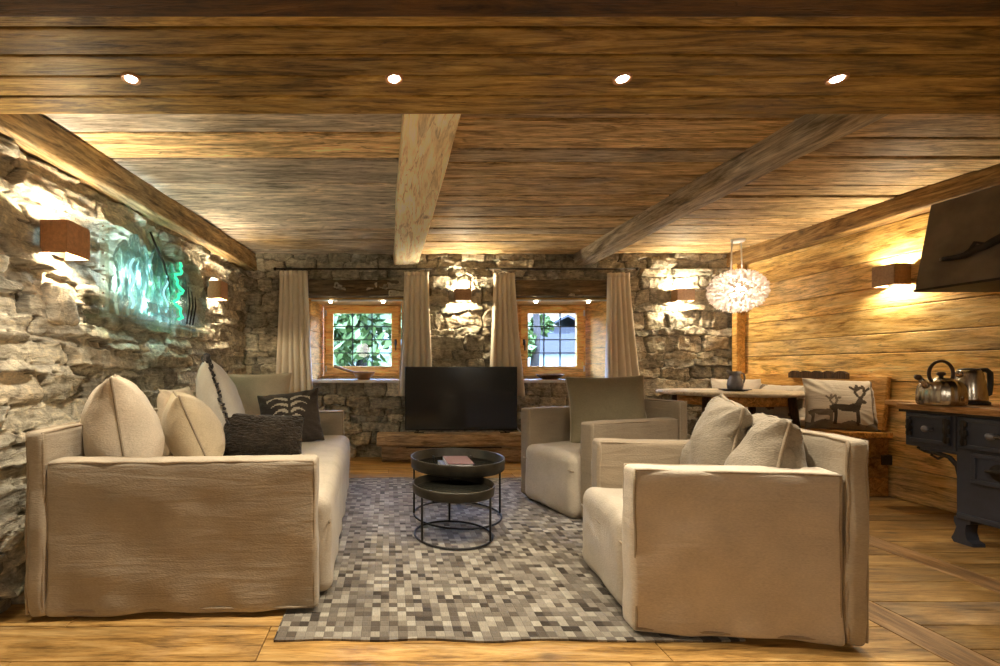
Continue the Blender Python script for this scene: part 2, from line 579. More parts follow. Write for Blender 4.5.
def stones(U, V, w, h, cw, ch, seed, palette, joint, jcol, amp, edge=.22, rough=.012, strat=0.0):
    rg = np.random.RandomState(seed)
    sx, sz, sw, sh = [], [], [], []
    z = -ch * .3
    while z < h + ch:
        rh = ch * rg.uniform(.55, 1.5)
        x = -cw * rg.rand()
        while x < w + cw:
            ww = cw * rg.uniform(.45, 1.7)
            sx.append(x + ww / 2); sz.append(z + rh * rg.uniform(.35, .65)); sw.append(ww); sh.append(rh)
            x += ww
        z += rh
    sx, sz, sw, sh = map(np.array, (sx, sz, sw, sh))
    n = len(sx)
    off = rg.uniform(-1, 1, n); tx = rg.normal(0, 1, n); tz = rg.normal(0, 1, n)
    pal = np.array(palette)[rg.randint(0, len(palette), n)] * rg.uniform(.75, 1.25, n)[:, None]
    x = (U + .10 * cw * fbm(U, V, 5, seed + 50, 3) * 2).ravel()
    y = (V + .30 * ch * fbm(U, V, 4, seed + 60, 3) * 1.6).ravel()
    N = len(x)
    H = np.empty(N); COL = np.empty((N, 3))
    for s in range(0, N, 20000):
        e = min(N, s + 20000)
        dx = np.abs(x[s:e, None] - sx[None]) / (sw[None] * .5)
        dz = np.abs(y[s:e, None] - sz[None]) / (sh[None] * .5)
        d = (dx ** 4 + dz ** 4) ** .25
        i1 = d.argmin(1)
        ar = np.arange(e - s)
        d1 = d[ar, i1].copy()
        d[ar, i1] = 9
        d2 = d.min(1)
        g = np.clip((d2 - d1) / edge, 0, 1)
        g = g * g * (3 - 2 * g)
        hh = .45 * off[i1] + .35 * tx[i1] * (x[s:e] - sx[i1]) / sw[i1] + .35 * tz[i1] * (y[s:e] - sz[i1]) / sh[i1]
        H[s:e] = g * (1.0 + 1.25 * hh) * amp
        jm = np.clip((d2 - d1) / (edge * .5), 0, 1)[:, None]
        COL[s:e] = pal[i1] * jm + np.array(jcol) * (1 - jm)
    H += (fbm(U, V, 14, seed + 90, 5).ravel() * rough * 2 + strat * fbm(U * .22, V, 17, seed + 70, 4).ravel() + fbm(U, V, 1.3, seed + 95, 2).ravel() * .03)
    return H, COL


def stone_wall(name, P, nrm, w, h, res, hole=None, extra=None, **kw):
    """P(u,v)->(x,y,z) arrays over metres u,v; displaced along nrm"""
    nu, nv = int(w / res), int(h / res)
    u = np.linspace(0, w, nu + 1); v = np.linspace(0, h, nv + 1)
    U, V = np.meshgrid(u, v)
    H, COL = stones(U, V, w, h, **kw)
    X, Y, Z = P(U, V)
    co = np.stack([X.ravel(), Y.ravel(), Z.ravel()], 1) + H[:, None] * np.array(nrm)[None]
    i, j = np.meshgrid(np.arange(nu), np.arange(nv))
    a = (j * (nu + 1) + i).ravel()
    faces = np.stack([a, a + 1, a + nu + 2, a + nu + 1], 1)
    if hole is not None:
        uc = (u[:-1] + u[1:]) / 2; vc = (v[:-1] + v[1:]) / 2
        UC, VC = np.meshgrid(uc, vc)
        faces = faces[~hole(UC, VC).ravel()]
    nvx = len(co)
    ev, ef = extra if extra else ([], [])
    allv = co.tolist() + [tuple(p) for p in ev]
    allf = faces.tolist() + [[k + nvx for k in f] for f in ef]
    me = bpy.data.meshes.new(name)
    me.from_pydata(allv, [], allf)
    me.materials.append(M['stone'])
    ca = me.color_attributes.new('tint', 'FLOAT_COLOR', 'POINT')
    full = np.ones((len(allv), 4)); full[:nvx, :3] = COL; full[nvx:, :3] = (.3, .27, .23)
    ca.data.foreach_set('color', full.ravel())
    sm = [True] * len(faces) + [False] * (len(allf) - len(faces))
    me.polygons.foreach_set('use_smooth', sm)
    me.update()
    o = bpy.data.objects.new(name, me)
    C.objects.link(o)
    return struct(o)


def boxes(lst):
    b = MB()
    for (x0, x1, y0, y1, z0, z1) in lst:
        b.box(((x0 + x1) / 2, (y0 + y1) / 2, (z0 + z1) / 2), (x1 - x0, y1 - y0, z1 - z0))
    return b.v, b.f


CEIL = 2.25
YB = 5.13            # mean face of the back wall
XR = 3.86            # face of the right wall

# left wall: a battered dry-stone wall
def wl_base(Y): return -1.55 - .022 * (Y - 1.7)
def wl_top(Y): return -1.90 + .089 * (Y - 1.7)
def wl(Y, z): return wl_base(Y) + (wl_top(Y) - wl_base(Y)) * z / CEIL


def P_left(U, V):
    Y = .3 + U
    return wl_base(Y) + (wl_top(Y) - wl_base(Y)) * V / CEIL - .035, Y, V


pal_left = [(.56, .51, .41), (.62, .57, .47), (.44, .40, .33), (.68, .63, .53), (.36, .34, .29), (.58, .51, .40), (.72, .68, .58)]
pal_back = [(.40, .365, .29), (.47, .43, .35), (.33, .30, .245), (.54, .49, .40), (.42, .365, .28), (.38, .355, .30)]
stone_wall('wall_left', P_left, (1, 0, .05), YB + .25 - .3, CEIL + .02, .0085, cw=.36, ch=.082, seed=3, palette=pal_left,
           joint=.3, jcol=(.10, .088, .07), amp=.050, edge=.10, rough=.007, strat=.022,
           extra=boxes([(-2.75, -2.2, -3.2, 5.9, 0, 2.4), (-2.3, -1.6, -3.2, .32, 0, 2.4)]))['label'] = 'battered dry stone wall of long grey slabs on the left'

W1 = (-.885, .175, .86, 1.775)       # window openings x0,x1,z0,z1
W2 = (1.39, 2.44, .86, 1.775)


def hole_back(U, V):
    x = U - 1.85
    r = np.zeros(U.shape, bool)
    for (a, b, c, d) in (W1, W2):
        r |= (x > a - .005) & (x < b + .005) & (V > c - .005) & (V < d + .005)
    return r


TH = .52
yb0, yb1 = YB + .02, YB + TH + .1
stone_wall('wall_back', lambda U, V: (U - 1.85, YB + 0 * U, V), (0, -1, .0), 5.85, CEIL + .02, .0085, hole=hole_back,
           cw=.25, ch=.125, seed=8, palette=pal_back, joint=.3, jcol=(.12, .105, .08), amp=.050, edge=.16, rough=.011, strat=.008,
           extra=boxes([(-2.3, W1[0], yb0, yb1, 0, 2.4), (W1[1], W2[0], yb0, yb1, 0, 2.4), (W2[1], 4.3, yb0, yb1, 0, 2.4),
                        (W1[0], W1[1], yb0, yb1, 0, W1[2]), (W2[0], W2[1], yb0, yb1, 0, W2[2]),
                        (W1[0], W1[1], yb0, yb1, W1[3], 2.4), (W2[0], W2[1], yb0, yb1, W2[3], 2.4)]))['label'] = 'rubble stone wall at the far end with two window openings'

# a pale wedge stone standing proud of the left wall
sb = MB()
def wedge(p, n):
    return p + Vector((1, 1, 1)) * .018 * mnoise.noise(p * 9)
pw = at(62, 303, 2.36)
sb.rbox((0, 0, 0), (.10, .17, .22), .03, 2, (4, 5, 6), fn=lambda p, n: wedge(Vector((p.x, p.y * (1 - .35 * (p.z / .11)) , p.z)), n), tint=(.62, .56, .46))
struct(sb.build('trim_stone', M['stone'], None, (wl(2.36, 1.32) + .02, 2.36, 1.32)), 'pale wedge shaped stone jutting from the left wall')

# floor ------------------------------------------------------------------------
fb = MB()
BORD = [(1.90, 2.06), (2.70, 2.86)]
def lay_x(x0, x1, y0, y1, wl_, rg, vals):
    y = y0
    while y < y1 - .01:
        w = min(rg.uniform(*wl_), y1 - y)
        x = x0
        while x < x1 - .01:
            L = min(rg.uniform(1.0, 2.4), x1 - x)
            if x1 - x - L < .3: L = x1 - x
            fb.box((x + L / 2, y + w / 2, -.011), (L - .003, w - .004, .022), bev=.002, tint=tnt(*vals, .1, .6, rg), smooth=False)
            x += L
        y += w
rg = random.Random(5)
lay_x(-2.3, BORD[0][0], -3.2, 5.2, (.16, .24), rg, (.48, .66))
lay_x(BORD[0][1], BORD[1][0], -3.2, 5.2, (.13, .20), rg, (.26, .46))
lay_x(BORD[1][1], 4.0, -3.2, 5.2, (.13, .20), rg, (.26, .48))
for a, b in BORD:
    y = -3.2
    while y < 5.2:
        L = min(rg.uniform(1.4, 2.4), 5.2 - y)
        fb.box(((a + b) / 2, y + L / 2, -.011), (b - a - .004, L - .003, .022), bev=.002, mat=1, tint=tnt(.30, .5, .1, .5, rg), smooth=False)
        y += L
fb.box((.8, 1.0, -.09), (7.5, 8.6, .13), tint=(.5, .1, .5))
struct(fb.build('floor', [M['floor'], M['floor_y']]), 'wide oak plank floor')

# ceiling ----------------------------------------------------------------------
cb = MB()
rg = random.Random(21)
def bay(x0, x1, widths, tone):
    y = 2.05
    k = 0
    while y < 5.25:
        w = widths[k % len(widths)] * rg.uniform(.97, 1.03)
        t = tone[k % len(tone)]
        cb.box(((x0 + x1) / 2, y + w / 2, CEIL + .012 + rg.uniform(0, .012)), (x1 - x0, w - .016, .03), bev=.008, rot=(rg.uniform(-.02, .02), 0, rg.uniform(-.004, .004)),
               tint=(t[0], t[1], rg.random()), smooth=False)
        y += w; k += 1
bay(-2.3, .19, [.43, .30, .38, .28, .25, .27, .26, .30, .4], [(.80, .62), (.0, .98), (1.0, .60), (.85, .85), (1.0, .76), (.9, .95), (.95, .85), (.7, .62), (.6, .5)])
bay(.19, 2.16, [.27, .32, .18, .24, .30, .22], [(.50, .52), (.3, .72), (.65, .50), (.4, .66), (.5, .60), (.4, .74)])
bay(2.16, 4.0, [.20, .27, .22, .18, .25], [(.40, .50), (.3, .62), (.35, .56), (.25, .68), (.35, .60)])
cb.box((.8, 1.0, CEIL + .12), (7.0, 8.8, .15), tint=(.5, .2, .5))
struct(cb.build('ceiling', M['ceil']), 'low ceiling of weathered boards')

# lowered boarded strip with the recessed spots and the dark beam before it
so = MB()
ys = [1.40, 1.52, 1.655, 1.775, 1.905, 2.045]
for a, b in zip(ys[:-1], ys[1:]):
    so.box((.85, (a + b) / 2, 2.12 + .065), (6.6, b - a - .006, .13), bev=.008, rot=(rnd.uniform(-.012, .012), 0, 0), tint=tnt(.36, .60, .4, .6), smooth=False)
struct(so.build('trim_1', M['soffit']), 'lowered boarded strip across the ceiling holding four recessed spots')
bd = MB(); bd.box((.85, 1.20, 2.06 + .12), (6.6, .40, .24), bev=.012, tint=(.5, .45, .3), smooth=False)
struct(bd.build('trim_2', M['beam_dark']), 'dark beam across the ceiling nearest the camera')

def rough_beam(mb, a, b, w, h, tint, amp=.012, n=40, seed=0):
    """squared timber from a to b (centre of the underside), hewn and slightly uneven"""
    a, b = Vector(a), Vector(b)
    ln = (b - a).length
    def fn(p, nn):
        q = Vector((p.x * 4 + seed, p.y * 1.6, p.z * 4))
        return p + Vector((mnoise.noise(q), 0, mnoise.noise(q + Vector((9, 3, 1))))) * amp
    M_ = Matrix.Translation((a + b) / 2 + Vector((0, 0, h / 2))) @ Matrix.Rotation(math.atan2(-(b - a).x, (b - a).y), 4, 'Z')
    mb.rbox((0, 0, 0), (w, ln, h), .018, 2, (3, n, 3), fn=fn, M=M_, tint=tint)
j1 = MB(); rough_beam(j1, (.195, 1.9, 2.135), (.187, YB + .03, 2.135), .275, .20, (.45, .98, .2))
struct(j1.build('trim_3', M['joist']), 'pale hewn joist running to the back wall left of centre')
j2 = MB(); rough_beam(j2, (2.155, 1.9, 2.135), (2.15, YB + .03, 2.135), .20, .20, (.55, .62, .7), seed=20)
struct(j2.build('trim_4', M['joist_b']), 'grey brown hewn joist running to the back wall right of centre')
j3 = MB()
Ya, Ybk = .3, YB + .05
j3.rbox((0, 0, 0), (.16, Ybk - Ya, .185), .015, 2, (2, 40, 3),
        fn=lambda p, n: Vector((p.x + (wl_top(p.y + (Ya + Ybk) / 2)) + .055, p.y + (Ya + Ybk) / 2, p.z + 2.16 + .012 * mnoise.noise(Vector((p.x * 3, p.y * 1.7, p.z * 3))))), tint=(.6, .60, .4))
struct(j3.build('trim_5', M['rail']), 'timber wall plate along the top of the left wall')
j4 = MB(); rough_beam(j4, (3.83, 1.5, 2.105), (3.83, YB, 2.105), .18, .2, (.25, .34, .1), amp=.02, seed=50)
struct(j4.build('trim_6', M['rail']), 'uneven timber along the top of the right wall')

# right wall -------------------------------------------------------------------
wr = MB()
rg = random.Random(31)
z = 0
hs = [.24, .20, .26, .19, .22, .15, .20, .17, .22, .26, .23]
for k, hgt in enumerate(hs):
    if z > 2.3: break
    y = -3.2
    while y < YB + .1:
        L = min(rg.uniform(2.2, 4.5), YB + .1 - y)
        if k in (4, 6, 7, 9) and y < 0: L = YB + .1 - y
        wr.box((XR + .02 + rg.uniform(-.004, .006), y + L / 2, z + hgt / 2), (.04, L - .004, hgt - .005), bev=.006, rot=(0, rg.uniform(-.02, .02), 0),
               tint=tnt(.50, .72, .15, .6, rg), smooth=False)
        y += L
    z += hgt
wr.box((XR + .15, 1.0, 1.15), (.2, 8.6, 2.5), tint=(.5, .1, .1))
struct(wr.build('wall_right', M['wallwood']), 'right wall of wide honey coloured boards')
tp = MB(); tp.rbox((0, 0, 0), (.10, .07, 2.12), .012, 2, (2, 2, 24), fn=lambda p, n: p + Vector((.012 * mnoise.noise(Vector((1, 2, p.z * 2))), 0, 0)), tint=(.3, .55, .3))
struct(tp.build('trim_7', M['amber_z'], None, (3.79, 4.985, 1.06)), 'upright corner post at the right end of the back wall')

# the room behind the camera
wf = MB(); wf.box((.8, -3.3, 1.15), (7.2, .2, 2.5))
struct(wf.build('wall_rear', M['shell']))

# ------------------------------------------------------------------ windows
def window(idx, W, fx0, fx1, fz0, fz1, hinge):
    x0, x1, z0, z1 = W
    y0, y1 = YB - .03, YB + TH
    root = bpy.data.objects.new('window_%d' % idx, None); C.objects.link(root)
    struct(root, 'small casement window in the back wall, ' + ('left of the television' if idx == 1 else 'right of the television'))
    rv = MB()
    for s in (0, 1):
        xa = x0 + .006 if s == 0 else x1 - .006
        xb = (fx0 - .01) if s == 0 else (fx1 + .01)
        n = 5
        for k in range(n):
            za, zb = z0 + (z1 - z0) * k / n, z0 + (z1 - z0) * (k + 1) / n - .004
            t = tnt(.65, .9)
            o = .03 * (-1 if s == 0 else 1)
            rv.add([(xa, y0 + .04, za), (xb, y1, za), (xb, y1, zb), (xa, y0 + .04, zb), (xa + o, y0 + .04, za), (xb + o, y1, za), (xb + o, y1, zb), (xa + o, y0 + .04, zb)],
                   [(0, 1, 2, 3) if s else (3, 2, 1, 0), (4, 7, 6, 5), (0, 3, 7, 4), (0, 4, 5, 1), (3, 2, 6, 7)], tint=t)
    rv.build('reveal', M['amber_z'], root)
    tpb = MB(); tpb.box(((x0 + x1) / 2, (y0 + y1) / 2 + .03, z1 - .012), (x1 - x0, y1 - y0 - .04, .03), tint=(.5, .5, .2))
    tpb.build('soffit_board', M['amber_x'], root)
    si = MB(); si.box(((x0 + x1) / 2, (y0 + y1) / 2 - .02, z0 - .018), (x1 - x0, y1 - y0 + .05, .034), bev=.006, tint=(.5, .55, .6), smooth=False)
    s_ = si.build('sill', M['amber_x'], root)
    se = MB(); se.box(((x0 + x1) / 2, y0 - .048, z0 - .018), (x1 - x0, .012, .03), bev=.003)
    se.build('sill_edge', M['white'], s_)
    bl = MB(); bl.box(((fx0 + fx1) / 2, y1 - .05, z0 + (fz0 - z0) / 2), (fx1 - fx0 + .04, .10, fz0 - z0), bev=.006, tint=(.5, .5, .1), smooth=False)
    bl.build('sub_frame', M['amber_x'], root)
    # casing and sash
    fr = MB()
    yf = y1 - .03
    def ring(mb, a, b, c, d, w, y, dep, t):
        mb.box(((a + b) / 2, y, d - w / 2), (b - a, dep, w), bev=.005, tint=t, smooth=False)
        mb.box(((a + b) / 2, y, c + w / 2), (b - a, dep, w), bev=.005, tint=t, smooth=False)
        mb.box((a + w / 2, y, (c + d) / 2), (w, dep, d - c - 2 * w), bev=.005, tint=t, smooth=False)
        mb.box((b - w / 2, y, (c + d) / 2), (w, dep, d - c - 2 * w), bev=.005, tint=t, smooth=False)
    ring(fr, fx0, fx1, fz0, fz1, .035, yf, .08, (.5, .8, .3))
    fr.build('frame', M['amber_x'], root)
    sa = MB()
    ring(sa, fx0 + .03, fx1 - .03, fz0 + .03, fz1 - .03, .085, yf - .035, .055, (.5, .95, .8))
    sash = sa.build('sash', M['amber_x'], root)
    gx0, gx1, gz0, gz1 = fx0 + .115, fx1 - .115, fz0 + .115, fz1 - .115
    gl = MB(); gl.box(((gx0 + gx1) / 2, yf - .03, (gz0 + gz1) / 2), (gx1 - gx0 + .01, .006, gz1 - gz0 + .01))
    gl.build('pane', M['glass'], sash)
    gb = MB()
    for k in (1, 2):
        gb.box((gx0 + (gx1 - gx0) * k / 3, yf - .042, (gz0 + gz1) / 2), (.014, .014, gz1 - gz0))
    for k in (1, 2, 3):
        gb.box(((gx0 + gx1) / 2, yf - .042, gz0 + (gz1 - gz0) * k / 4), (gx1 - gx0, .013, .013))
    gb.build('glazing_bars', M['lead'], sash)
    hx = fx0 + .03 if hinge < 0 else fx1 - .03
    for zz in (fz0 + .08, fz1 - .12):
        hb = MB(); hb.tube([(hx, yf - .07, zz - .03), (hx, yf - .07, zz + .04)], .011)
        hb.build('hinge', M['white'], sash)
    ox = fx1 - .065 if hinge < 0 else fx0 + .065
    hd = MB(); hd.box((ox, yf - .068, (fz0 + fz1) / 2 - .03), (.028, .012, .07), bev=.004)
    hd.tube([(ox, yf - .07, (fz0 + fz1) / 2 - .02), (ox, yf - .10, (fz0 + fz1) / 2 - .02), (ox, yf - .105, (fz0 + fz1) / 2 - .13)], .009)
    hd.build('handle', M['steel_black'], sash)
    return root


window(1, W1, -.79, .145, .895, 1.785 - .02, -1)
window(2, W2, 1.565, 2.385, .895, 1.785 - .02, 1)

for i, (W, px0, px1) in enumerate(((W1, 280, 432), (W2, 492, 612))):
    lb = MB()
    xa, xb = (px0 - VX) * 5.05 / F, (px1 - VX) * 5.05 / F
    lb.rbox((0, 0, 0), (xb - xa, .14, .185), .015, 2, (20, 2, 3), fn=lambda p, n: p + Vector((0, 0, .010 * mnoise.noise(Vector((p.x * 3 + i * 5, 0, p.z * 4))))), tint=(.6, .42, .3 + .4 * i))
    struct(lb.build('trim_%d' % (8 + i), M['lintel'], None, ((xa + xb) / 2, YB + .0, W[3] + .095)), 'timber lintel over the %s window' % ('left' if i == 0 else 'right'))

# slim white lamp bars under the lintels
for i, W in enumerate((W1, W2)):
    t = thing('window_light_bar', 'slim white light bar under the lintel of the %s window' % ('left' if i == 0 else 'right'), 'light bar',
              ((W[0] + W[1]) / 2, YB - .03, W[3] - .045), 0, 'light bars under the lintels')
    b = MB(); b.box((0, 0, .008), (W[1] - W[0] - .05, .03, .016), bev=.004)
    b.build('bar', M['white'], t)
    for s in (-1, 1):
        b = MB(); b.lathe([(.0, -.020), (.016, -.020), (.018, 0)], (s * .29, -.012, 0), 14)
        b.build('lamp', M['spot'], t)

# ------------------------------------------------------------------ curtains
def curtain(label, px_t0, px_t1, px_b0, px_b1, py_t, py_b, Y, folds, seed, rodlab=None):
    a, b = at(px_t0, py_t, Y), at(px_t1, py_t, Y)
    c, d = at(px_b0, py_b, Y), at(px_b1, py_b, Y)
    cx = (a.x + b.x) / 2
    m = MB()
    rg = random.Random(seed)
    ph = rg.random() * 6
    def fn(u, v, o=0):
        z = a.z + (c.z - a.z) * v
        e = v ** 1.3
        uu = u + .018 * math.sin(u * 17 + seed) * (1 - abs(2 * u - 1))
        x = (a.x + (b.x - a.x) * uu) * (1 - e) + (c.x + (d.x - c.x) * uu) * e
        A = .026 * (.75 + .5 * e)
        w = math.sin(2 * PI * folds * u + ph + .5 * math.sin(3 * u + 2 * v))
        y = A * w + .010 * math.sin(2 * PI * folds * .5 * u + 2) * v
        x += .006 * math.cos(2 * PI * folds * u + ph) * (1 + v)
        return (x - cx, y + o, z - c.z + .004 * mnoise.noise(Vector((u * 6, seed, 0))) * v)
    m.sheet(fn, folds * 12, 34)
    t = thing('curtain', label, 'curtain', (cx, Y, c.z), 0, 'cream curtains at the windows')
    o = m.build('drape', M['curtain'], t)
    so_ = o.modifiers.new('thick', 'SOLIDIFY'); so_.thickness = .004; so_.offset = 0
    h = MB(); h.sheet(lambda u, v: tuple(Vector(fn(u, v * .035)) + Vector((0, -.004, .0))), folds * 12, 2)
    ho = h.build('heading', M['curtain'], t)
    so_ = ho.modifiers.new('thick', 'SOLIDIFY'); so_.thickness = .006; so_.offset = 0
    return t

YC = 5.00
curtain('cream curtain at the far left of the left window', 279, 307, 274, 312, 271, 393, YC, 6, 1)
curtain('cream curtain between left window and television', 404, 428, 397, 432, 272, 396, YC, 5, 2)
curtain('cream curtain just left of the right window, partly behind the television', 494, 515, 489, 525, 273, 396, YC, 5, 3)
curtain('cream curtain at the right side of the right window behind the square armchair cushion', 608, 630, 606, 641, 273, 396, YC, 5, 4)
for i, (p0, p1) in enumerate(((276, 434), (488, 636))):
    a, b = at(p0, 270, YC), at(p1, 270, YC)
    t = thing('curtain_rod', 'thin dark rod carrying the curtains of the %s window' % ('left' if i == 0 else 'right'), 'curtain rod', ((a.x + b.x) / 2, YC, a.z + .012), 0, 'curtain rods')
    h = (b.x - a.x) / 2
    m = MB(); m.tube([(-h, 0, 0), (h, 0, 0)], .009); m.build('rod', M['iron'], t)
    for s in (-1, 1):
        m = MB(); m.lathe([(0, -.018), (.014, -.012), (.018, 0), (.014, .012), (0, .018)], (0, 0, 0), 12, M=Matrix.Translation((s * (h + .012), 0, 0)) @ Matrix.Rotation(PI / 2, 4, 'Y'))
        m.build('finial', M['iron'], t)
        m = MB(); m.tube([(s * h * .9, 0, 0), (s * h * .9, YB - YC - .03, 0)], .007); m.build('bracket', M['iron'], t)

# ------------------------------------------------------------------ lights helpers
def point(name, loc, W, col, r, parent=None):
    l = bpy.data.lights.new(name, 'POINT'); l.energy = W; l.color = col; l.shadow_soft_size = r
    o = bpy.data.objects.new(name, l); C.objects.link(o); o.location = loc
    if parent: o.parent = parent
    return o

def spotl(name, loc, W, col, ang, blend, r, parent=None):
    l = bpy.data.lights.new(name, 'SPOT'); l.energy = W; l.color = col; l.shadow_soft_size = r; l.spot_size = ang; l.spot_blend = blend
    o = bpy.data.objects.new(name, l); C.objects.link(o); o.location = loc
    if parent: o.parent = parent
    return o

WARM = (1.0, .83, .55)

def sconce(label, loc, rz, w, d, h, mat, watt):
    """open box lamp; back against the wall at local y=0, room towards -y"""
    t = thing('wall_lamp', label, 'wall lamp', loc, rz, 'up and down wall lamps')
    th = .006
    b = MB()
    b.box((0, -d + th / 2, 0), (w, th, h), bev=.002, smooth=False)
    for s in (-1, 1):
        b.box((s * (w / 2 - th / 2), -d / 2, 0), (th, d - th * 2, h), bev=.002, smooth=False)
    b.build('shade', M[mat], t)
    b = MB(); b.box((0, -.006, 0), (w - .015, .012, h * .9)); b.build('back_plate', M['iron'], t)
    b = MB(); b.lathe([(0, -.03), (.016, -.026), (.02, 0), (.016, .026), (0, .03)], (0, -d * .5, 0), 12); b.build('bulb', M['bulb'], t)
    point('lamp_light', (0, -d * .5, .045), watt, WARM, .016, t)
    point('lamp_light', (0, -d * .5, -.045), watt, WARM, .016, t)
    return t

S = 2.6
sconce('bronze box wall lamp on stone between the curtains above the television', (.80, YB - .06, 1.78), 0, .17, .12, .13, 'bronze', 8 * S)
sconce('bronze box wall lamp on the stone wall beside the white ball pendant', (3.20, YB - .06, 1.78), 0, .19, .12, .13, 'bronze', 8 * S)
xw = wl(2.38, 1.66) + .02
sconce('large copper box wall lamp on the left stone wall nearest the camera', (xw, 2.385, 1.655), PI / 2 , .18, .14, .165, 'copper', 6 * S)
xw2 = wl(4.2, 1.68) + .02
sconce('copper box wall lamp on the left wall beyond the glass panel', (xw2, 4.22, 1.70), PI / 2, .17, .13, .16, 'copper', 5 * S)
sconce('brown box wall lamp on the board wall left of the dark hood', (XR, 3.475, 1.69), -PI / 2, .16, .13, .155, 'bronze', 6.5 * S)

# ceiling spots
for k, (x, lab) in enumerate(((-1.00, 'leftmost recessed ceiling spot, above the long sofa'), (.02, 'recessed ceiling spot in line with the pale joist, second from left'),
                              (.905, 'recessed ceiling spot second from the right, over the rug'), (1.737, 'rightmost recessed ceiling spot, above the near armchair'))):
    t = thing('recessed_spot', lab, 'ceiling spot', (x, 1.783, 2.118), 0, 'recessed spots in the lowered strip')
    b = MB(); b.lathe([(.026, -.001), (.034, -.006), (.036, .004), (.026, .004), (.026, -.001)], (0, 0, 0), 24); b.build('bezel', M['copper'], t)
    b = MB(); b.lathe([(0, -.002), (.018, -.006), (.024, .001)], (0, 0, 0), 20); b.build('lens', M['spot'], t)
    spotl('spot_light', (0, 0, -.012), 32 * S, (1, .88, .68), R(115), .7, .02, t)

# unseen glowing globes added behind the camera as soft front fill light
for k, x in enumerate((-.7, 1.9)):
    t = thing('fill_globe', 'unseen white fill light globe added behind the camera', 'pendant lamp', (x, -1.3, 1.45), 0, 'fill light globes added behind the camera')
    b = MB(); b.lathe([(.19 * math.sin(PI * i / 14), -.19 * math.cos(PI * i / 14)) for i in range(15)], (0, 0, 0), 28)
    b.build('globe', emit('globe_fill_glow_%d' % k, (1, .90, .74, 1), 5.6 * S), t)
    b = MB(); b.tube([(0, 0, .19), (0, 0, CEIL - 1.45)], .004); b.build('cord', M['iron'], t)

# ------------------------------------------------------------------ seating
def soft(seed, amp=.006, hem=None, sag=0.0, f=4.0):
    def fn(p, n):
        q = Vector((p.x * f + seed * 3.1, p.y * f, p.z * f * 1.3))
        d = mnoise.noise_vector(q) * amp + mnoise.noise_vector(q * 3.2) * amp * .35
        p = p + d
        if hem is not None and p.z < hem + .12:
            k = (hem + .12 - p.z) / .12
            p = p + Vector((n.x, n.y, 0)) * (.008 * k * math.sin(p.x * 23 + p.y * 19 + seed)) + Vector((0, 0, .006 * k * math.sin(p.x * 11 + p.y * 9 + seed * 2)))
        return p
    return fn


def rect_pts(a, b, c, d, n=10, jit=.003, seed=0):
    pts = []
    cs = [Vector(a), Vector(b), Vector(c), Vector(d)]
    for i in range(4):
        for k in range(n):
            p = cs[i].lerp(cs[(i + 1) % 4], k / n)
            pts.append(p + mnoise.noise_vector(p * 8 + Vector((seed, 0, 0))) * jit)
    return pts


def seat(name, label, cat, L, D, loc, rz, arm_h, back_h, seat_h, arm_t=.11, back_t=.075, bulge=.05, group=None, near_h=None, far_h=None, inset=(0, 0), seed=0, arm_mats=('linen', 'linen'), back_mat='linen'):
    """slipcovered seat facing local +x; arms at y=0 and y=L; back at x=-D"""
    t = thing(name, label, cat, loc, rz, group)
    zb = .014
    for k, (y0, hh, ins) in enumerate(((0, near_h or arm_h, inset[0]), (L - arm_t, far_h or arm_h, inset[1]))):
        dep = D - back_t - ins
        m = MB()
        m.rbox((-ins - dep / 2, y0 + arm_t / 2, zb + (hh - zb) / 2), (dep, arm_t, hh - zb), .022, 3, (26, 4, 20), fn=soft(seed + k, .007, zb))
        a = m.build('arm', M[arm_mats[k]], t)
        yo = y0 + .006 if k == 0 else y0 + arm_t - .006
        yo2 = y0 + arm_t - .006 if k == 0 else y0 + .006
        for q, yy in enumerate((yo, yo2)):
            s = MB(); s.tube(rect_pts((-ins - .012, yy, zb + .02), (-ins - .012, yy, hh - .008), (-ins - dep + .012, yy, hh - .008), (-ins - dep + .012, yy, zb + .02), 14, .005, seed + k), .0055, 6, closed=True)
            s.build('piping', M['piping'], a)
    m = MB()
    m.rbox((-D + back_t / 2, L / 2, zb + (back_h - zb) / 2), (back_t, L + .02, back_h - zb), .024, 3, (3, 40 if L > 1.2 else 22, 20), fn=soft(seed + 5, .009, zb))
    bk = m.build('backrest', M[back_mat], t)
    for xx in (-D + .008, -D + back_t - .008):
        s = MB(); s.tube(rect_pts((xx, 0, zb + .02), (xx, 0, back_h - .004), (xx, L, back_h - .004), (xx, L, zb + .02), 16, .006, seed + 8), .006, 6, closed=True)
        s.build('piping', M['piping'], bk)
    m = MB()
    dep = D - back_t + bulge
    y0, y1 = arm_t - .002, L - arm_t + .002
    def sf(p, n):
        p = soft(seed + 9, .008, zb)(p, n)
        top = max(0, (p.z - seat_h + .12) / .12)
        return p + Vector((0, 0, .02 * top * math.sin(PI * max(0, min(1, (p.y - y0) / (y1 - y0)))) * .8))
    m.rbox((bulge - dep / 2, (y0 + y1) / 2, zb + (seat_h - zb) / 2), (dep, y1 - y0, seat_h - zb), .06, 4, (18, 30 if L > 1.2 else 14, 10), fn=sf)
    st = m.build('seat', M['linen_seat'], t)
    s = MB(); s.tube([Vector((bulge - .008, y0 + (y1 - y0) * k / 20, seat_h - .10)) + mnoise.noise_vector(Vector((k * .7, seed, 0))) * .004 for k in range(21)], .005, 6)
    s.build('piping', M['piping'], st)
    return t


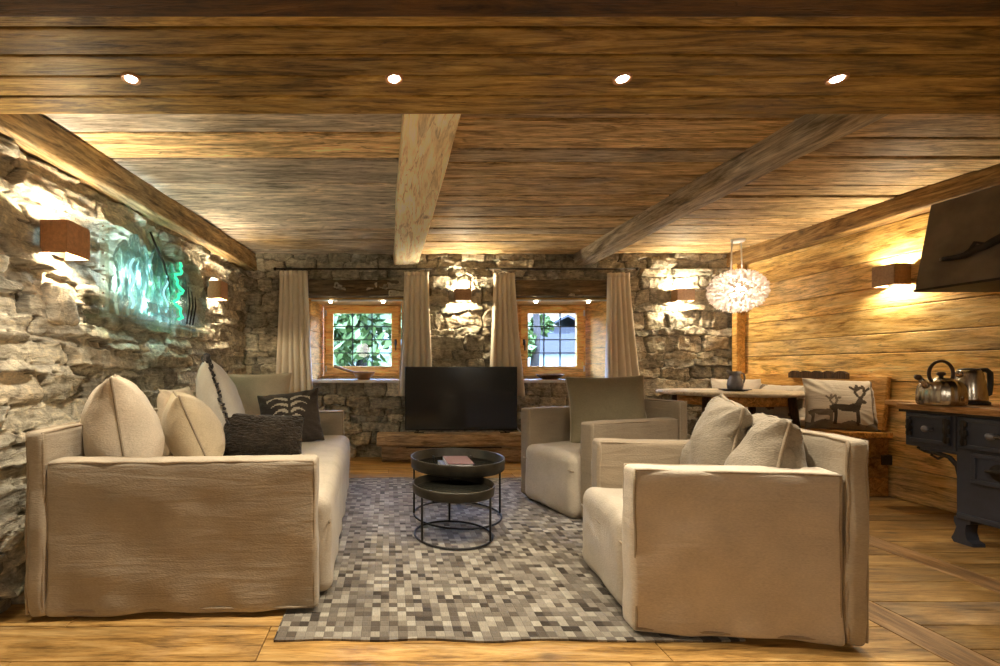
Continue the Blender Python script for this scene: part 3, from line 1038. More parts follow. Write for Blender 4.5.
SZ = .44
sofa = seat('sofa', 'long sand linen slipcovered sofa against the left stone wall', 'sofa', 2.12, 1.135, (-.293, 1.852, .0), R(2.4), .628, .745, .435, seed=1)
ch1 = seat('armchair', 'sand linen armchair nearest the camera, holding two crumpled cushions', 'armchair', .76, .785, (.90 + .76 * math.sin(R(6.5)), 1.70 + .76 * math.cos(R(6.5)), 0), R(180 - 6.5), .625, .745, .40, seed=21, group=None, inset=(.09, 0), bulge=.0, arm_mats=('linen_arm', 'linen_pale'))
a2 = R(20)
# near front corner of the rear armchair
nf = Vector((1.27, 2.87))
dirw = Vector((-math.sin(a2), math.cos(a2)))
Lc = .74
ff = nf + dirw * Lc
ch2 = seat('armchair', 'taupe linen armchair behind, turned towards the coffee table, with one square cushion', 'armchair', Lc, .82, (ff.x, ff.y, 0), PI + a2, .67, .765, .425, seed=41, near_h=.685, far_h=.65, bulge=.06, arm_mats=('linen_arm', 'linen_arm'), back_mat='linen_arm')


# ------------------------------------------------------------------ cushions
def cushion_mesh(w, h, t, seed, n=26, wr=.010, pinch=.07, pat=None, sag=.15):
    m = MB()
    vs, idx = [], {}
    def pos(i, j, side):
        u, v = -1 + 2 * i / n, -1 + 2 * j / n
        # denser towards the rim
        u, v = math.sin(u * PI / 2 * .98) / math.sin(PI / 2 * .98), math.sin(v * PI / 2 * .98) / math.sin(PI / 2 * .98)
        x = u * w / 2 * (1 - pinch * (1 - v * v))
        z = v * h / 2 * (1 - pinch * (1 - u * u))
        pr = max(0, (1 - u * u) * (1 - v * v)) ** .42
        th = t / 2 * pr * (1 - sag * v)
        q = Vector((x * 5 + seed * 7, z * 5, side * 3))
        y = side * th
        d = mnoise.noise_vector(q) * wr + mnoise.noise_vector(q * 2.7) * wr * .5
        edge = 1 - pr
        # radiating creases at the corners
        ang = math.atan2(abs(v), abs(u) + 1e-6)
        y += side * wr * .9 * math.sin(ang * 22 + seed) * (u * u * v * v) ** .7 * (pr > .02)
        return Vector((x, y, z)) + Vector((d.x, d.y * (.3 + pr), d.z)) * (.4 + .6 * pr), u, v
    faces, mats = [], []
    for side in (-1, 1):
        for j in range(n + 1):
            for i in range(n + 1):
                rim = i in (0, n) or j in (0, n)
                key = (i, j, 0 if rim else side)
                if key not in idx:
                    p, u, v = pos(i, j, side if not rim else 1)
                    idx[key] = len(vs); vs.append(p)
    for side in (-1, 1):
        for j in range(n):
            for i in range(n):
                q = []
                for (a, b) in ((i, j), (i + 1, j), (i + 1, j + 1), (i, j + 1)):
                    rim = a in (0, n) or b in (0, n)
                    q.append(idx[(a, b, 0 if rim else side)])
                if side > 0: q.reverse()
                faces.append(tuple(q))
                mm = 0
                if pat and side < 0:
                    uc = math.sin((-1 + 2 * (i + .5) / n) * PI / 2 * .98); vc = math.sin((-1 + 2 * (j + .5) / n) * PI / 2 * .98)
                    mm = pat(uc, vc)
                mats.append(mm)
    m.add(vs, faces, mat=mats, smooth=True)
    rimk = [(i, 0) for i in range(n)] + [(n, j) for j in range(n)] + [(i, n) for i in range(n, 0, -1)] + [(0, j) for j in range(n, 0, -1)]
    rim = [vs[idx[(a, b, 0)]] for a, b in rimk]
    return m, rim


def cushion(label, w, h, t, loc, rot, mat, seed, pipe=None, pr=.005, group=None, name='cushion', n=26, fringe=None, **k):
    """loc is the middle of the lower edge; rot = (lean, roll, turn)"""
    m, rim = cushion_mesh(w, h, t, seed, n=n, **k)
    rt = Euler((rot[0], rot[1], rot[2]), 'XYZ')
    up = rt.to_matrix() @ Vector((0, 0, h / 2 * .97))
    o = m.build(name, [M[q] for q in (mat if isinstance(mat, (list, tuple)) else [mat])], None, Vector(loc) + up, rt)
    tag(o, label, 'cushion', group)
    if pipe:
        s = MB(); s.tube([p for p in rim], pr, 6, closed=True); s.build('piping', M[pipe], o)
    if fringe:
        s = MB()
        rg = random.Random(seed)
        c = Vector((0, 0, 0))
        for k_ in range(len(rim)):
            for q in range(3):
                p = rim[k_].lerp(rim[(k_ + 1) % len(rim)], q / 3)
                d = (p - c).normalized()
                e = p + d * rg.uniform(.026, .046) + Vector((rg.uniform(-.012, .012), rg.uniform(-.018, .018), rg.uniform(-.012, .012)))
                s.tube([p, (p + e) / 2 + Vector((0, rg.uniform(-.004, .004), 0)), e], [.006, .009, .004], 5)
        s.build('fringe', M[fringe], o)
    return o


SG = 'scatter cushions on the long sofa'
# rot: lean about x (negative leans the top towards +y local back), turn about z; front is local -y
cushion('big puffy cream linen cushion at the near end of the long sofa', .48, .53, .33, (-1.235, 2.20, SZ), (R(-8), 0, R(119)), 'linen_light', 3, 'piping', .006, SG)
cushion('oatmeal linen cushion leaning beside the big cream one on the sofa', .48, .45, .30, (-1.05, 2.66, SZ), (R(-22), 0, R(118)), 'linen_gold', 9, 'piping', .006, SG)
cushion('pale grey cushion with black and white fringe standing behind the oatmeal one', .60, .64, .28, (-1.07, 3.16, SZ), (R(-16), 0, R(114)), 'linen_grey', 14, None, .005, SG, fringe='blacktrim')
cushion('wide cream cushion propped at the far end of the sofa below the left curtain', .62, .53, .17, (-1.10, 3.66, SZ), (R(-12), 0, R(8)), 'linen_light', 22, 'piping_pale', .005, SG)
cushion('plain cream cushion against the sofa back, just showing behind the oatmeal one', .46, .44, .16, (-1.31, 2.92, SZ), (R(-6), 0, R(92)), 'linen_light', 19, None, .005, SG)
cushion('dark brown fur lumbar cushion lying in front on the sofa', .50, .27, .19, (-.80, 2.88, SZ), (R(-16), R(3), R(8)), 'fur', 31, None, .005, SG, wr=.016, pinch=.03)


def horn_pat(u, v):
    for k in range(5):
        c = .58 - k * .27
        w = .72 - k * .085
        a = abs(u)
        if a > w or a < .06: continue
        y = c + .17 * math.sin((a / w) * PI * .9) - .05 * a
        th = .045 + .02 * math.sin(a * 9)
        if abs(v - y) < th: return 1
    return 0
cushion('charcoal cushion with pale curved horn pattern at the far end of the sofa', .46, .42, .17, (-.70, 3.36, SZ), (R(-26), R(-7), R(10)), ['charcoal', 'ivory_print'], 41, None, .005, SG, n=64, pat=horn_pat)

# armchair cushions
cushion('square olive taupe cushion on the rear armchair', .55, .52, .20, (1.62, 3.37, .435), (R(-15), R(-2), R(-14)), 'linen_taupe', 52, 'piping_pale', .006)
cushion('crumpled grey linen cushion, the left one on the near armchair', .44, .46, .25, (1.49, 2.14, .40), (R(-10), R(4), R(-116)), 'linen_crumple', 61, 'piping', .006, wr=.030, pinch=.03)
cushion('crumpled grey linen cushion, the right one on the near armchair', .44, .41, .27, (1.50, 1.91, .40), (R(-12), R(-2), R(-118)), 'linen_crumple', 67, 'piping', .006, wr=.032, pinch=.03)

# ------------------------------------------------------------------ rug
rb = MB()
rx0, rx1, ry0, ry1 = -.415, 1.30, 1.672, 4.12
def rugf(u, v, z=0.0):
    x, y = rx0 + (rx1 - rx0) * u, ry0 + (ry1 - ry0) * v
    e = min(u, 1 - u, v, 1 - v)
    k = max(0, 1 - e * 30)
    x += .012 * k * mnoise.noise(Vector((x * 3, y * 3, 1)))
    y += .014 * k * mnoise.noise(Vector((x * 4, y * 2, 5)))
    return (x, y, z + .004 * max(0, mnoise.noise(Vector((x * 3, y * 3, 0)))))
NU, NV = 60, 80
rb.sheet(lambda u, v: rugf(u, v, .008), NU, NV)
rb.sheet(lambda u, v: (rugf(u, v)[0], rugf(u, v)[1], .001), NU, NV)
ring = [(i / NU, 0) for i in range(NU)] + [(1, j / NV) for j in range(NV)] + [(i / NU, 1) for i in range(NU, 0, -1)] + [(0, j / NV) for j in range(NV, 0, -1)]
n_ = len(ring)
rb.add([rugf(u, v, .008) for u, v in ring] + [(rugf(u, v)[0], rugf(u, v)[1], .001) for u, v in ring], [(i, (i + 1) % n_, (i + 1) % n_ + n_, i + n_) for i in range(n_)])
tag(rb.build('rug', M['rug']), 'patchwork hide rug of small cream grey and brown squares', 'rug')

# ------------------------------------------------------------------ coffee tables
def tray_table(label, loc, dia, rim_z, tray_h, ring_d, legs):
    t = thing('coffee_table', label, 'coffee table', loc, 0, 'nesting tray tables')
    r = dia / 2
    zb = rim_z - tray_h
    m = MB(); m.lathe([(r - .012, zb + .012), (r - .004, zb + .02), (r - .008, rim_z - .004), (r - .004, rim_z), (r + .002, rim_z), (r + .003, rim_z - .006), (r - .001, zb + .006), (r - .008, zb), (r - .02, zb), (r - .012, zb + .012)], (0, 0, 0), 64)
    tr = m.build('tray_rim', M['tray'], t)
    m = MB(); m.lathe([(0, zb + .012), (r - .01, zb + .013), (r - .012, zb + .002), (0, zb)], (0, 0, 0), 64)
    m.build('tray_base', M['tray_in'], t)
    rr = ring_d / 2
    m = MB(); m.tube([(rr * math.cos(2 * PI * k / 64), rr * math.sin(2 * PI * k / 64), .009) for k in range(64)], .0065, 8, closed=True)
    m.build('base_ring', M['steel_black'], t)
    for a in legs:
        c, s = math.cos(R(a)), math.sin(R(a))
        m = MB(); m.tube([(rr * c, rr * s, .009), (min(rr, r - .006) * c, min(rr, r - .006) * s, zb + .03)], .0065, 8)
        m.build('leg', M['steel_black'], t)
    return t

RUGZ = .011
tray_table('taller round black tray table holding the books', (.455, 3.07, RUGZ), .615, .395, .075, .575, (178, 2, 62, 118))
tray_table('lower round black tray table tucked under the taller one, on the rug', (.377, 2.70, RUGZ), .475, .312, .056, .452, (212, -32, 88))

def book(label, loc, rz, w, d, h, mat):
    t = thing('book', label, 'book', loc, rz, 'books on the tray table')
    m = MB()
    m.box((0, 0, h - .0015), (w, d, .003), bev=.001, smooth=False); m.box((0, 0, .0015), (w, d, .003), bev=.001, smooth=False)
    m.box((w / 2 - .0015, 0, h / 2), (.003, d, h), bev=.001, smooth=False)
    m.build('cover', M[mat], t)
    m = MB(); m.box((-.004, 0, h / 2), (w - .010, d - .010, h - .006)); m.build('pages', M['paper'], t)
    return t
zt = RUGZ + .395 - .075 + .0135
book('grey blue book under the red one on the round tray table', (.425, 2.975, zt), R(3), .18, .27, .026, 'book_blue')
book('dark red book on top of the stack on the round tray table', (.447, 2.985, zt + .0265), R(1), .165, .255, .028, 'book_red')

# ------------------------------------------------------------------ tv and bench
t = thing('low_bench', 'rough old beam bench under the television', 'bench', (.80, 4.91, 0))
m = MB(); m.rbox((0, -.02, .235), (1.86, .20, .125), .02, 3, (40, 4, 4), fn=lambda p, n: p + mnoise.noise_vector(Vector((p.x * 3, p.y * 6, p.z * 6))) * .008, tint=(.45, .5, .3)); m.build('seat_beam', M['bench_old'], t)
m = MB(); m.rbox((.02, .0, .09), (1.80, .17, .175), .015, 3, (30, 4, 4), fn=lambda p, n: p + mnoise.noise_vector(Vector((p.x * 3, p.y * 6, p.z * 6 + 4))) * .006, tint=(.5, .38, .8)); m.build('base_beam', M['bench_old'], t)
m = MB()
m.box((-.12, -.0885, .155), (1.0, .006, .012)); m.build('slot', M['iron'], t)

t = thing('television', 'flat black television on the low beam bench', 'television', (.765, 4.875, .306))
m = MB(); m.box((0, .018, .36), (1.19, .035, .675), bev=.006, smooth=False); m.box((0, .04, .26), (.7, .03, .36), bev=.01, smooth=False); m.build('body', M['tvblack'], t)
m = MB(); m.box((0, -.001, .365), (1.172, .003, .645)); m.build('screen', M['screen'], t)
for s in (-1, 1):
    m = MB(); m.tube([(s * .44, .02, .03), (s * .47, -.05, .006)], .006, 6); m.tube([(s * .44, .02, .03), (s * .47, .09, .006)], .006, 6); m.tube([(s * .40, -.055, .006), (s * .50, -.055, .006)], .006, 6)
    m.build('foot', M['steel_black'], t)
m = MB(); m.tube([at(517, 428, 4.96), at(520, 432, 4.94), at(524, 434, 4.93), at(530, 434.3, 4.93), at(538, 434.2, 4.95)], .008, 6)
tag(m.build('cable', M['white']), 'white cable lying on the beam bench right of the television', 'cable')

# ------------------------------------------------------------------ sill things
t = thing('wooden_mortar', 'turned wooden bowl with a long handle on the left window sill', 'bowl', at(364, 379, 5.20))
t.location.z = .862
m = MB(); m.lathe([(0, .0), (.07, .0), (.085, .02), (.11, .05), (.125, .085), (.11, .085), (.08, .05), (0, .04)], (0, 0, 0), 28); m.build('bowl', M['brownwood'], t)
m = MB(); m.tube([(-.06, 0, .06), (-.2, .01, .10), (-.34, .02, .15)], [.016, .014, .017], 10); m.build('handle', M['brownwood'], t)
t = thing('dish', 'dark shallow dish on the right window sill', 'dish', at(550, 379, 5.2))
t.location.z = .862
m = MB(); m.lathe([(0, 0), (.08, 0), (.14, .035), (.15, .05), (.14, .05), (.08, .018), (0, .014)], (0, 0, 0), 28); m.build('bowl', M['walnut'], t)
m = MB(); m.lathe([(.145, .046), (.153, .05), (.153, .056), (.145, .056), (.145, .046)], (0, 0, 0), 28); m.build('rim', M['brownwood'], t)

# ------------------------------------------------------------------ glass panel with lights
g0 = Vector((wl(2.6, 1.5) + .155, 2.60, 1.30)); g1 = Vector((wl(3.85, 1.5) + .13, 3.85, 1.30))
gd = (g1 - g0); gl_ = gd.length; gd.normalize()
t = thing('glass_panel', 'lit green and clear glass sculpture panel on a ledge on the left stone wall', 'glass sculpture', g0, math.atan2(gd.y, gd.x))
# local x along the wall, local -y towards the room, z up
out = [(0, 0), (gl_, .02), (gl_ + .02, .30), (gl_ - .1, .50), (.95, .56), (.8, .58), (.55, .60), (.36, .64), (.26, .60), (.12, .53), (0, .50)]
m = MB(); m.prism(out, .022, M=Matrix.Translation((0, .0, 0))); m.build('panel', M['aglass'], t)
m = MB(); m.box((gl_ / 2, .05, -.014), (gl_ + .06, .16, .022), bev=.004, smooth=False); m.build('ledge', M['aglass'], t)
m = MB(); m.box((-.012, .02, .25), (.010, .055, .54), bev=.003, smooth=False)
es = m.build('end_strip', M['aglass'], t)
for k in range(7):
    m = MB(); m.lathe([(0, 0), (.006, 0), (.006, .004), (0, .006)], (0, 0, 0), 10, M=Matrix.Translation((-.022, .02, .04 + k * .075)) @ Matrix.Rotation(-PI / 2, 4, 'Y')); m.build('stud', M['steel'], es)
def blob(pts, x0, z0, sc): return [(x0 + a * sc, z0 + b * sc) for a, b in pts]
tall = [(0, 0), (.10, 0), (.12, .2), (.10, .34), (.13, .45), (.08, .55), (.02, .5), (-.03, .38), (.0, .24), (-.03, .1)]
rgx = random.Random(4)
for k, (x0, sc) in enumerate(((.14, .85), (.27, 1.0), (.40, .9), (.52, .95), (.65, .8), (.78, .82), (.92, .7))):
    m = MB()
    m.prism(blob([(a + rgx.uniform(-.012, .012), b + rgx.uniform(-.02, .02)) for a, b in tall], x0, .02, sc), .02, M=Matrix.Translation((0, .03 + .012 * (k % 3), 0)))
    m.build('etched_figure', M['frost'], t)
m = MB(); m.box((.52, -.012, .085), (.34, .014, .075), bev=.006, smooth=False); m.build('etched_block', M['frost'], t)
m = MB(); m.tube([(.78 + .05 * math.sin(k * .75) + .03 * math.sin(k * 1.9), -.012, .05 + k * .02) for k in range(22)], .010, 8); m.build('light_tube', M['led_green'], t)
m = MB(); m.tube([(.20 + .02 * math.sin(k * .9), -.010, .06 + k * .02) for k in range(16)], .007, 8); m.build('light_tube', M['led_cyan'], t)
m = MB(); m.tube([(.60 + .03 * math.sin(k * .7), -.010, .08 + k * .02) for k in range(14)], .006, 8); m.build('light_tube', M['led_cyan'], t)
m = MB(); m.tube([(.40, -.012, .58), (.47, -.014, .50), (.56, -.014, .42), (.62, -.012, .33), (.66, -.012, .22)], [.006, .008, .008, .007, .004], 8); m.build('twig', M['iron'], t)
for k in range(3):
    m = MB(); m.tube([(.93 + k * .05, .0, .03), (.96 + k * .05, -.01, .18), (.94 + k * .06, -.005, .32 - .03 * k)], [.006, .007, .003], 6); m.build('twig', M['iron'], t)
lg = point('green_light', (.78, .075, .28), 1.3, (.25, 1, .6), .012, t)
lg = point('cyan_light', (.36, .075, .30), 8, (.75, .97, 1), .012, t)
lg = point('cyan_light', (.56, .075, .14), 4.5, (.75, .97, 1), .012, t)

# ------------------------------------------------------------------ dining corner
TZ = .785
t = thing('dining_table', 'oval pale topped dining table in the right corner', 'table', (3.13, 4.22, 0), R(-4))
m = MB(); m.lathe([(0, TZ - .04), (.40, TZ - .04), (.475, TZ - .032), (.485, TZ - .015), (.478, TZ - .002), (0, TZ)], (0, 0, 0), 72, sx=1.27, sy=1.0, tint=(.4, .55, .2)); m.build('tabletop', M['table'], t)
m = MB(); m.lathe([(.36, TZ - .12), (.37, TZ - .12), (.37, TZ - .04), (.36, TZ - .04), (.36, TZ - .12)], (0, 0, 0), 48, sx=1.15); m.build('apron', M['bench_y'], t)
for (sx, sy) in ((-1, -1), (1, -1), (1, 1), (-1, 1)):
    m = MB(); m.tube([(sx * .40, sy * .30, 0), (sx * .38, sy * .27, .4), (sx * .35, sy * .24, TZ - .05)], [.018, .026, .034], 10, tint=(.5, .5, .4)); m.build('leg', M['walnut'], t)

jp = Vector((at(735, 391, 4.12).x, 4.12, TZ + .001))
t = thing('plate', 'small dark saucer under the pewter jug', 'plate', jp)
m = MB(); m.lathe([(0, 0), (.07, 0), (.12, .012), (.118, .015), (.07, .006), (0, .005)], (0, 0, 0), 28); m.build('dish', M['pewter'], t)
m = MB(); m.lathe([(.116, .010), (.122, .012), (.122, .017), (.116, .016), (.116, .010)], (0, 0, 0), 28); m.build('rim', M['steel_black'], t)
t = thing('jug', 'pewter jug standing on the dining table', 'jug', jp + Vector((0, 0, .006)))
m = MB(); m.lathe([(0, .0), (.048, .0), (.056, .012), (.062, .05), (.055, .09), (.042, .12), (.040, .14), (.050, .17), (.046, .17), (.036, .14), (.036, .12), (.05, .09), (.05, .02), (0, .012)], (0, 0, 0), 32); m.build('body', M['pewter'], t)
m = MB(); m.tube([(.038, 0, .155), (.075, 0, .15), (.088, 0, .11), (.078, 0, .07), (.056, 0, .05)], .007, 8); m.build('handle', M['pewter'], t)
m = MB(); m.tube([(-.038, 0, .145), (-.055, 0, .162), (-.068, 0, .178)], [.018, .014, .010], 10); m.build('spout', M['pewter'], t)

# pendant
pp = Vector((at(737, 291, 4.5).x, 4.5, 1.745))
t = thing('petal_pendant', 'white ball pendant of many curled petals over the dining table', 'pendant lamp', pp)
m = MB()
rgp = random.Random(9)
Np = 950
for i in range(Np):
    zz = 1 - 2 * (i + .5) / Np
    ph = i * PI * (3 - math.sqrt(5))
    rr = math.sqrt(1 - zz * zz)
    d = Vector((rr * math.cos(ph), rr * math.sin(ph), zz))
    base = Vector((d.x * .215, d.y * .215, d.z * .175))
    side = d.cross(Vector((rgp.uniform(-1, 1), rgp.uniform(-1, 1), rgp.uniform(-1, 1)))).normalized()
    up = side.cross(d).normalized()
    L, Wd = rgp.uniform(.034, .050), rgp.uniform(.013, .019)
    vs = []
    for a in range(4):
        s = a / 3
        bend = d * (s * L * .85) + up * (L * .9 * s * (1 - .3 * s))
        wv = Wd * (1 - .55 * s * s) * (.7 + .6 * s * (1 - s) * 2)
        for q in (-1, 0, 1):
            vs.append(base + bend + side * wv * q - d * .010 * (1 - q * q) * (1 - s))
    fs = [(a * 3 + q, a * 3 + q + 1, a * 3 + q + 4, a * 3 + q + 3) for a in range(3) for q in range(2)]
    m.add(vs, fs, smooth=True)
m.build('shade', M['petal'], t)
m = MB(); m.lathe([(.075 * math.sin(PI * i / 12), -.06 * math.cos(PI * i / 12)) for i in range(13)], (0, 0, 0), 20); m.build('bulb', emit('pendant_bulb', (1, .88, .72, 1), 42), t)
for dx in (-.06, .05):
    m = MB(); m.tube([(dx, 0, .17), (dx * .8, 0, CEIL - pp.z - .02)], .006, 6); m.build('cord', M['white'], t)
m = MB(); m.lathe([(0, -.03), (.05, -.03), (.06, -.02), (.06, 0)], (.01, 0, CEIL - pp.z), 24); m.build('ceiling_rose', M['white'], t)

# corner bench
BY = 3.525
t = thing('corner_bench', 'wooden bench built along the right board wall', 'bench', (3.70, BY, 0))
bl_ = YB - .06 - BY
m = MB(); m.box((-.01, bl_ / 2, .475), (.36, bl_, .045), bev=.008, tint=(.5, .62, .2), smooth=False); m.build('seat', M['bench_y'], t)
m = MB()
for k in range(3):
    m.box((.01, bl_ / 2, .075 + k * .15), (.28, bl_ - .04, .147), bev=.004, tint=tnt(.3, .45), smooth=False)
m.build('box', M['bench_y'], t)
m = MB(); m.box((.118, bl_ / 2, .72), (.035, bl_, .42), rot=(0, R(6), 0), bev=.008, tint=(.5, .55, .6), smooth=False); m.build('backrest', M['bench_y'], t)
m = MB()
pts = []
Ls = .55
for k in range(41):
    y = Ls * k / 40
    pts.append((y, .045 + .022 * abs(math.sin(PI * k / 8))))
poly = [(0, 0)] + pts + [(Ls, 0)]
m.prism(poly, .03, M=Matrix.Translation((.11, .28, .90)) @ Matrix.Rotation(PI / 2, 4, 'Z')); m.build('carved_rail', M['walnut'], t)
m = MB(); m.box((0.0, -.012, .29), (.075, .012, .075)); 
tag(m.build('socket_box', M['darkplastic'], None, (3.70 + .1, BY, .0)), 'dark socket plate on the end of the corner bench', 'socket')

STAG = [(-.62, -.05), (-.45, .02), (-.1, .02), (.12, .10), (.22, .34), (.34, .30), (.46, .18), (.42, .12), (.30, .12), (.26, -.08), (.22, -.2), (.20, -.78), (.12, -.78), (.10, -.3), (-.02, -.25),
        (-.3, -.25), (-.4, -.2), (-.40, -.78), (-.49, -.78), (-.52, -.3), (-.60, -.2)]
def inpoly(p, x, y):
    c = False
    j = len(p) - 1
    for i in range(len(p)):
        if (p[i][1] > y) != (p[j][1] > y) and x < (p[j][0] - p[i][0]) * (y - p[i][1]) / (p[j][1] - p[i][1]) + p[i][0]: c = not c
        j = i
    return c
def seg(x, y, a, b, w):
    d = (b[0] - a[0], b[1] - a[1]); l2 = d[0] ** 2 + d[1] ** 2
    k = max(0, min(1, ((x - a[0]) * d[0] + (y - a[1]) * d[1]) / l2))
    return (x - a[0] - k * d[0]) ** 2 + (y - a[1] - k * d[1]) ** 2 < w * w
ANT = [((.26, .33), (.14, .55)), ((.14, .55), (.20, .82)), ((.16, .62), (.02, .74)), ((.30, .33), (.42, .56)), ((.42, .56), (.36, .82)), ((.41, .62), (.54, .74)), ((.2, .66), (.3, .76))]
def stag_pat(u, v):
    for (ox, oy, s, mm) in ((.20, -.05, 1.0, 1), (-.50, -.30, .75, 2)):
        x, y = (u - ox) / s, (v - oy) / s
        if inpoly(STAG, x, y): return mm
        for a, b in ANT:
            if seg(x, y, a, b, .045): return mm
    if v < -.72 + .06 * math.sin(u * 9): return 2
    if .80 < u < .86 + .02 * math.sin(v * 7) and v > -.7: return 2
    return 0
SB = .4985
cushion('white cushion printed with grey stags at the end of the corner bench', .46, .42, .14, (3.60, 3.655, SB), (R(-14), R(2), R(-24)), ['white_cloth', 'print_grey', 'print_mid'], 71, None, .005, 'cushions on the corner bench', n=100, pat=stag_pat, pinch=.05)
def cow_pat(u, v):
    return 1 if mnoise.noise(Vector((u * 1.8, v * 2.2, 4))) > .18 else 0
cushion('white and brown patched cushion on the corner bench behind the table edge', .44, .36, .15, (3.62, 4.28, SB), (R(-18), 0, R(-70)), ['white_cloth', 'print_mid'], 77, None, .005, 'cushions on the corner bench', n=44, pat=cow_pat)
cushion('plain off white cushion in the far corner beyond the jug', .44, .40, .16, (3.60, 4.78, SB), (R(-16), 0, R(-40)), 'white_cloth', 83, None, .005, 'cushions on the corner bench')
m = MB()
m.rbox((0, 0, .028), (.24, .42, .055), .024, 3, (8, 12, 2), fn=lambda p, n: p + mnoise.noise_vector(p * 9) * .006)
tag(m.build('folded_blanket', M['white_cloth'], None, (3.62, 4.05, SB)), 'folded white blanket on the bench seat under the table edge', 'blanket')

# ------------------------------------------------------------------ stove
XF = 3.235
t = thing('cook_stove', 'antique blue black cook stove with wooden top at the right wall', 'stove', (0, 0, 0))
ZT = .735
m = MB()
m.box(((XF + 3.84) / 2, 2.05, .145 + (ZT - .145) / 2), (3.84 - XF, 1.15, ZT - .145), bev=.008, smooth=False); m.build('body', M['enamel'], t)
m = MB()
m.box(((XF + 3.80) / 2, 2.755, .515 + (ZT - .515) / 2), (3.80 - XF, .255, ZT - .515), bev=.006, smooth=False)
m.box(((XF + 3.80) / 2, 2.72, .508), (3.78 - XF, .19, .02), bev=.006, smooth=False)
m.build('side_cabinet', M['enamel'], t)
m = MB(); m.box(((XF + 3.85) / 2 - .01, 2.19, ZT + .02), (3.87 - XF, 1.46, .038), bev=.007, tint=(.5, .55, .4), smooth=False); m.build('worktop', M['counter'], t)
m = MB(); m.box((XF - .006, 2.19, ZT - .006), (.014, 1.44, .016), bev=.003, smooth=False); m.build('rail', M['iron'], t)
def panel(y0, y1, z0, z1, nm, dx=.012):
    m = MB()
    yc, zc = (y0 + y1) / 2, (z0 + z1) / 2
    m.box((XF - dx / 2, yc, zc), (dx, y1 - y0, z1 - z0), bev=.004, smooth=False)
    fw = .022
    for (a, b, c, d) in ((y0, y1, z1 - fw, z1), (y0, y1, z0, z0 + fw), (y0, y0 + fw, z0 + fw, z1 - fw), (y1 - fw, y1, z0 + fw, z1 - fw)):
        m.box((XF - dx - .004, (a + b) / 2, (c + d) / 2), (.010, b - a, d - c), bev=.003, smooth=False)
    return m.build(nm, M['enamel'], t)
def knob(par, y, z):
    m = MB(); m.lathe([(.012, 0), (.010, .02), (.018, .028), (.020, .04), (.012, .05), (0, .052)], (0, 0, 0), 16, M=Matrix.Translation((XF - .012, y, z)) @ Matrix.Rotation(-PI / 2, 4, 'Y')); m.build('knob', M['pewter'], par)
def hinge(par, y, z, h=.13):
    m = MB()
    for (a, b) in ((-.5, .030), (-.25, .016), (0, .032), (.25, .016), (.5, .030)):
        m.rbox((0, 0, 0), (.014, b, h * .26), .005, 2, (1, 2, 2), M=Matrix.Translation((XF - .02, y, z + a * h * .8)))
    m.tube([(XF - .026, y, z - h * .55), (XF - .026, y, z + h * .55)], .007, 8)
    m.build('hinge', M['iron'], par)
d1 = panel(2.645, 2.862, .545, .715, 'drawer'); knob(d1, 2.735, .632); hinge(d1, 2.655, .63); hinge(d1, 2.845, .63, .09)
d2 = panel(2.28, 2.60, .545, .715, 'door'); hinge(d2, 2.575, .63); knob(d2, 2.44, .63)
m = MB(); m.tube([(XF - .05, 2.42, .63), (XF - .06, 2.36, .628), (XF - .055, 2.30, .632)], [.008, .010, .012], 8); m.build('handle', M['steel'], d2)
d3 = panel(2.28, 2.545, .36, .525, 'door')
m = MB(); m.lathe([(.045, 0), (.045, .008), (.02, .012), (.018, .02), (0, .02)], (0, 0, 0), 24, M=Matrix.Translation((XF - .012, 2.42, .44)) @ Matrix.Rotation(-PI / 2, 4, 'Y')); m.build('air_valve', M['iron'], d3)
m = MB(); m.tube([(XF - .03, 2.47, .44), (XF - .045, 2.42, .445), (XF - .03, 2.36, .455)], [.008, .012, .008], 8); m.build('handle', M['iron'], d3)
d4 = panel(1.9, 2.24, .36, .715, 'door')
m = MB(); m.box((XF - .004, 2.05, .160), (.02, 1.13, .03), bev=.006, smooth=False); m.build('plinth_rail', M['enamel'], t)
for (yy, xx) in ((2.585, XF + .035), (1.53, XF + .035), (2.585, 3.77), (1.53, 3.77)):
    m = MB()
    prof = [(0, .15), (.075, .15), (.075, .125), (.055, .115), (.05, .07), (.062, .03), (.085, .018), (.088, 0), (.0, 0), (-.012, .02), (.0, .05), (.012, .09), (.0, .12)]
    m.prism([(a - .03, b) for a, b in prof], .07, M=Matrix.Translation((xx + .035, yy, 0)) @ Matrix.Rotation(R(180), 4, 'Z') if False else Matrix.Translation((xx - .035, yy + .02, 0)) @ Matrix.Rotation(R(-90), 4, 'Z'))
    m.build('leg', M['enamel'], t)
m = MB(); m.tube([(XF + .03, 2.63, .36), (XF + .03, 2.64, .43), (XF + .03, 2.68, .475), (XF + .03, 2.74, .487), (XF + .03, 2.80, .49), (XF + .03, 2.84, .505)], [.010, .012, .012, .014, .012, .008], 8)
m.tube([(XF + .03, 2.70, .48), (XF + .03, 2.735, .455), (XF + .03, 2.77, .47), (XF + .03, 2.755, .49)], .007, 8)
m.build('bracket', M['iron'], t)

# ledge between stove and bench
m = MB(); m.box((3.75, 3.18, .742), (.20, .42, .035), bev=.006, tint=(.4, .5, .4), smooth=False)
tag(m.build('wall_ledge', M['counter']), 'short wooden ledge on the board wall between stove and bench', 'shelf')

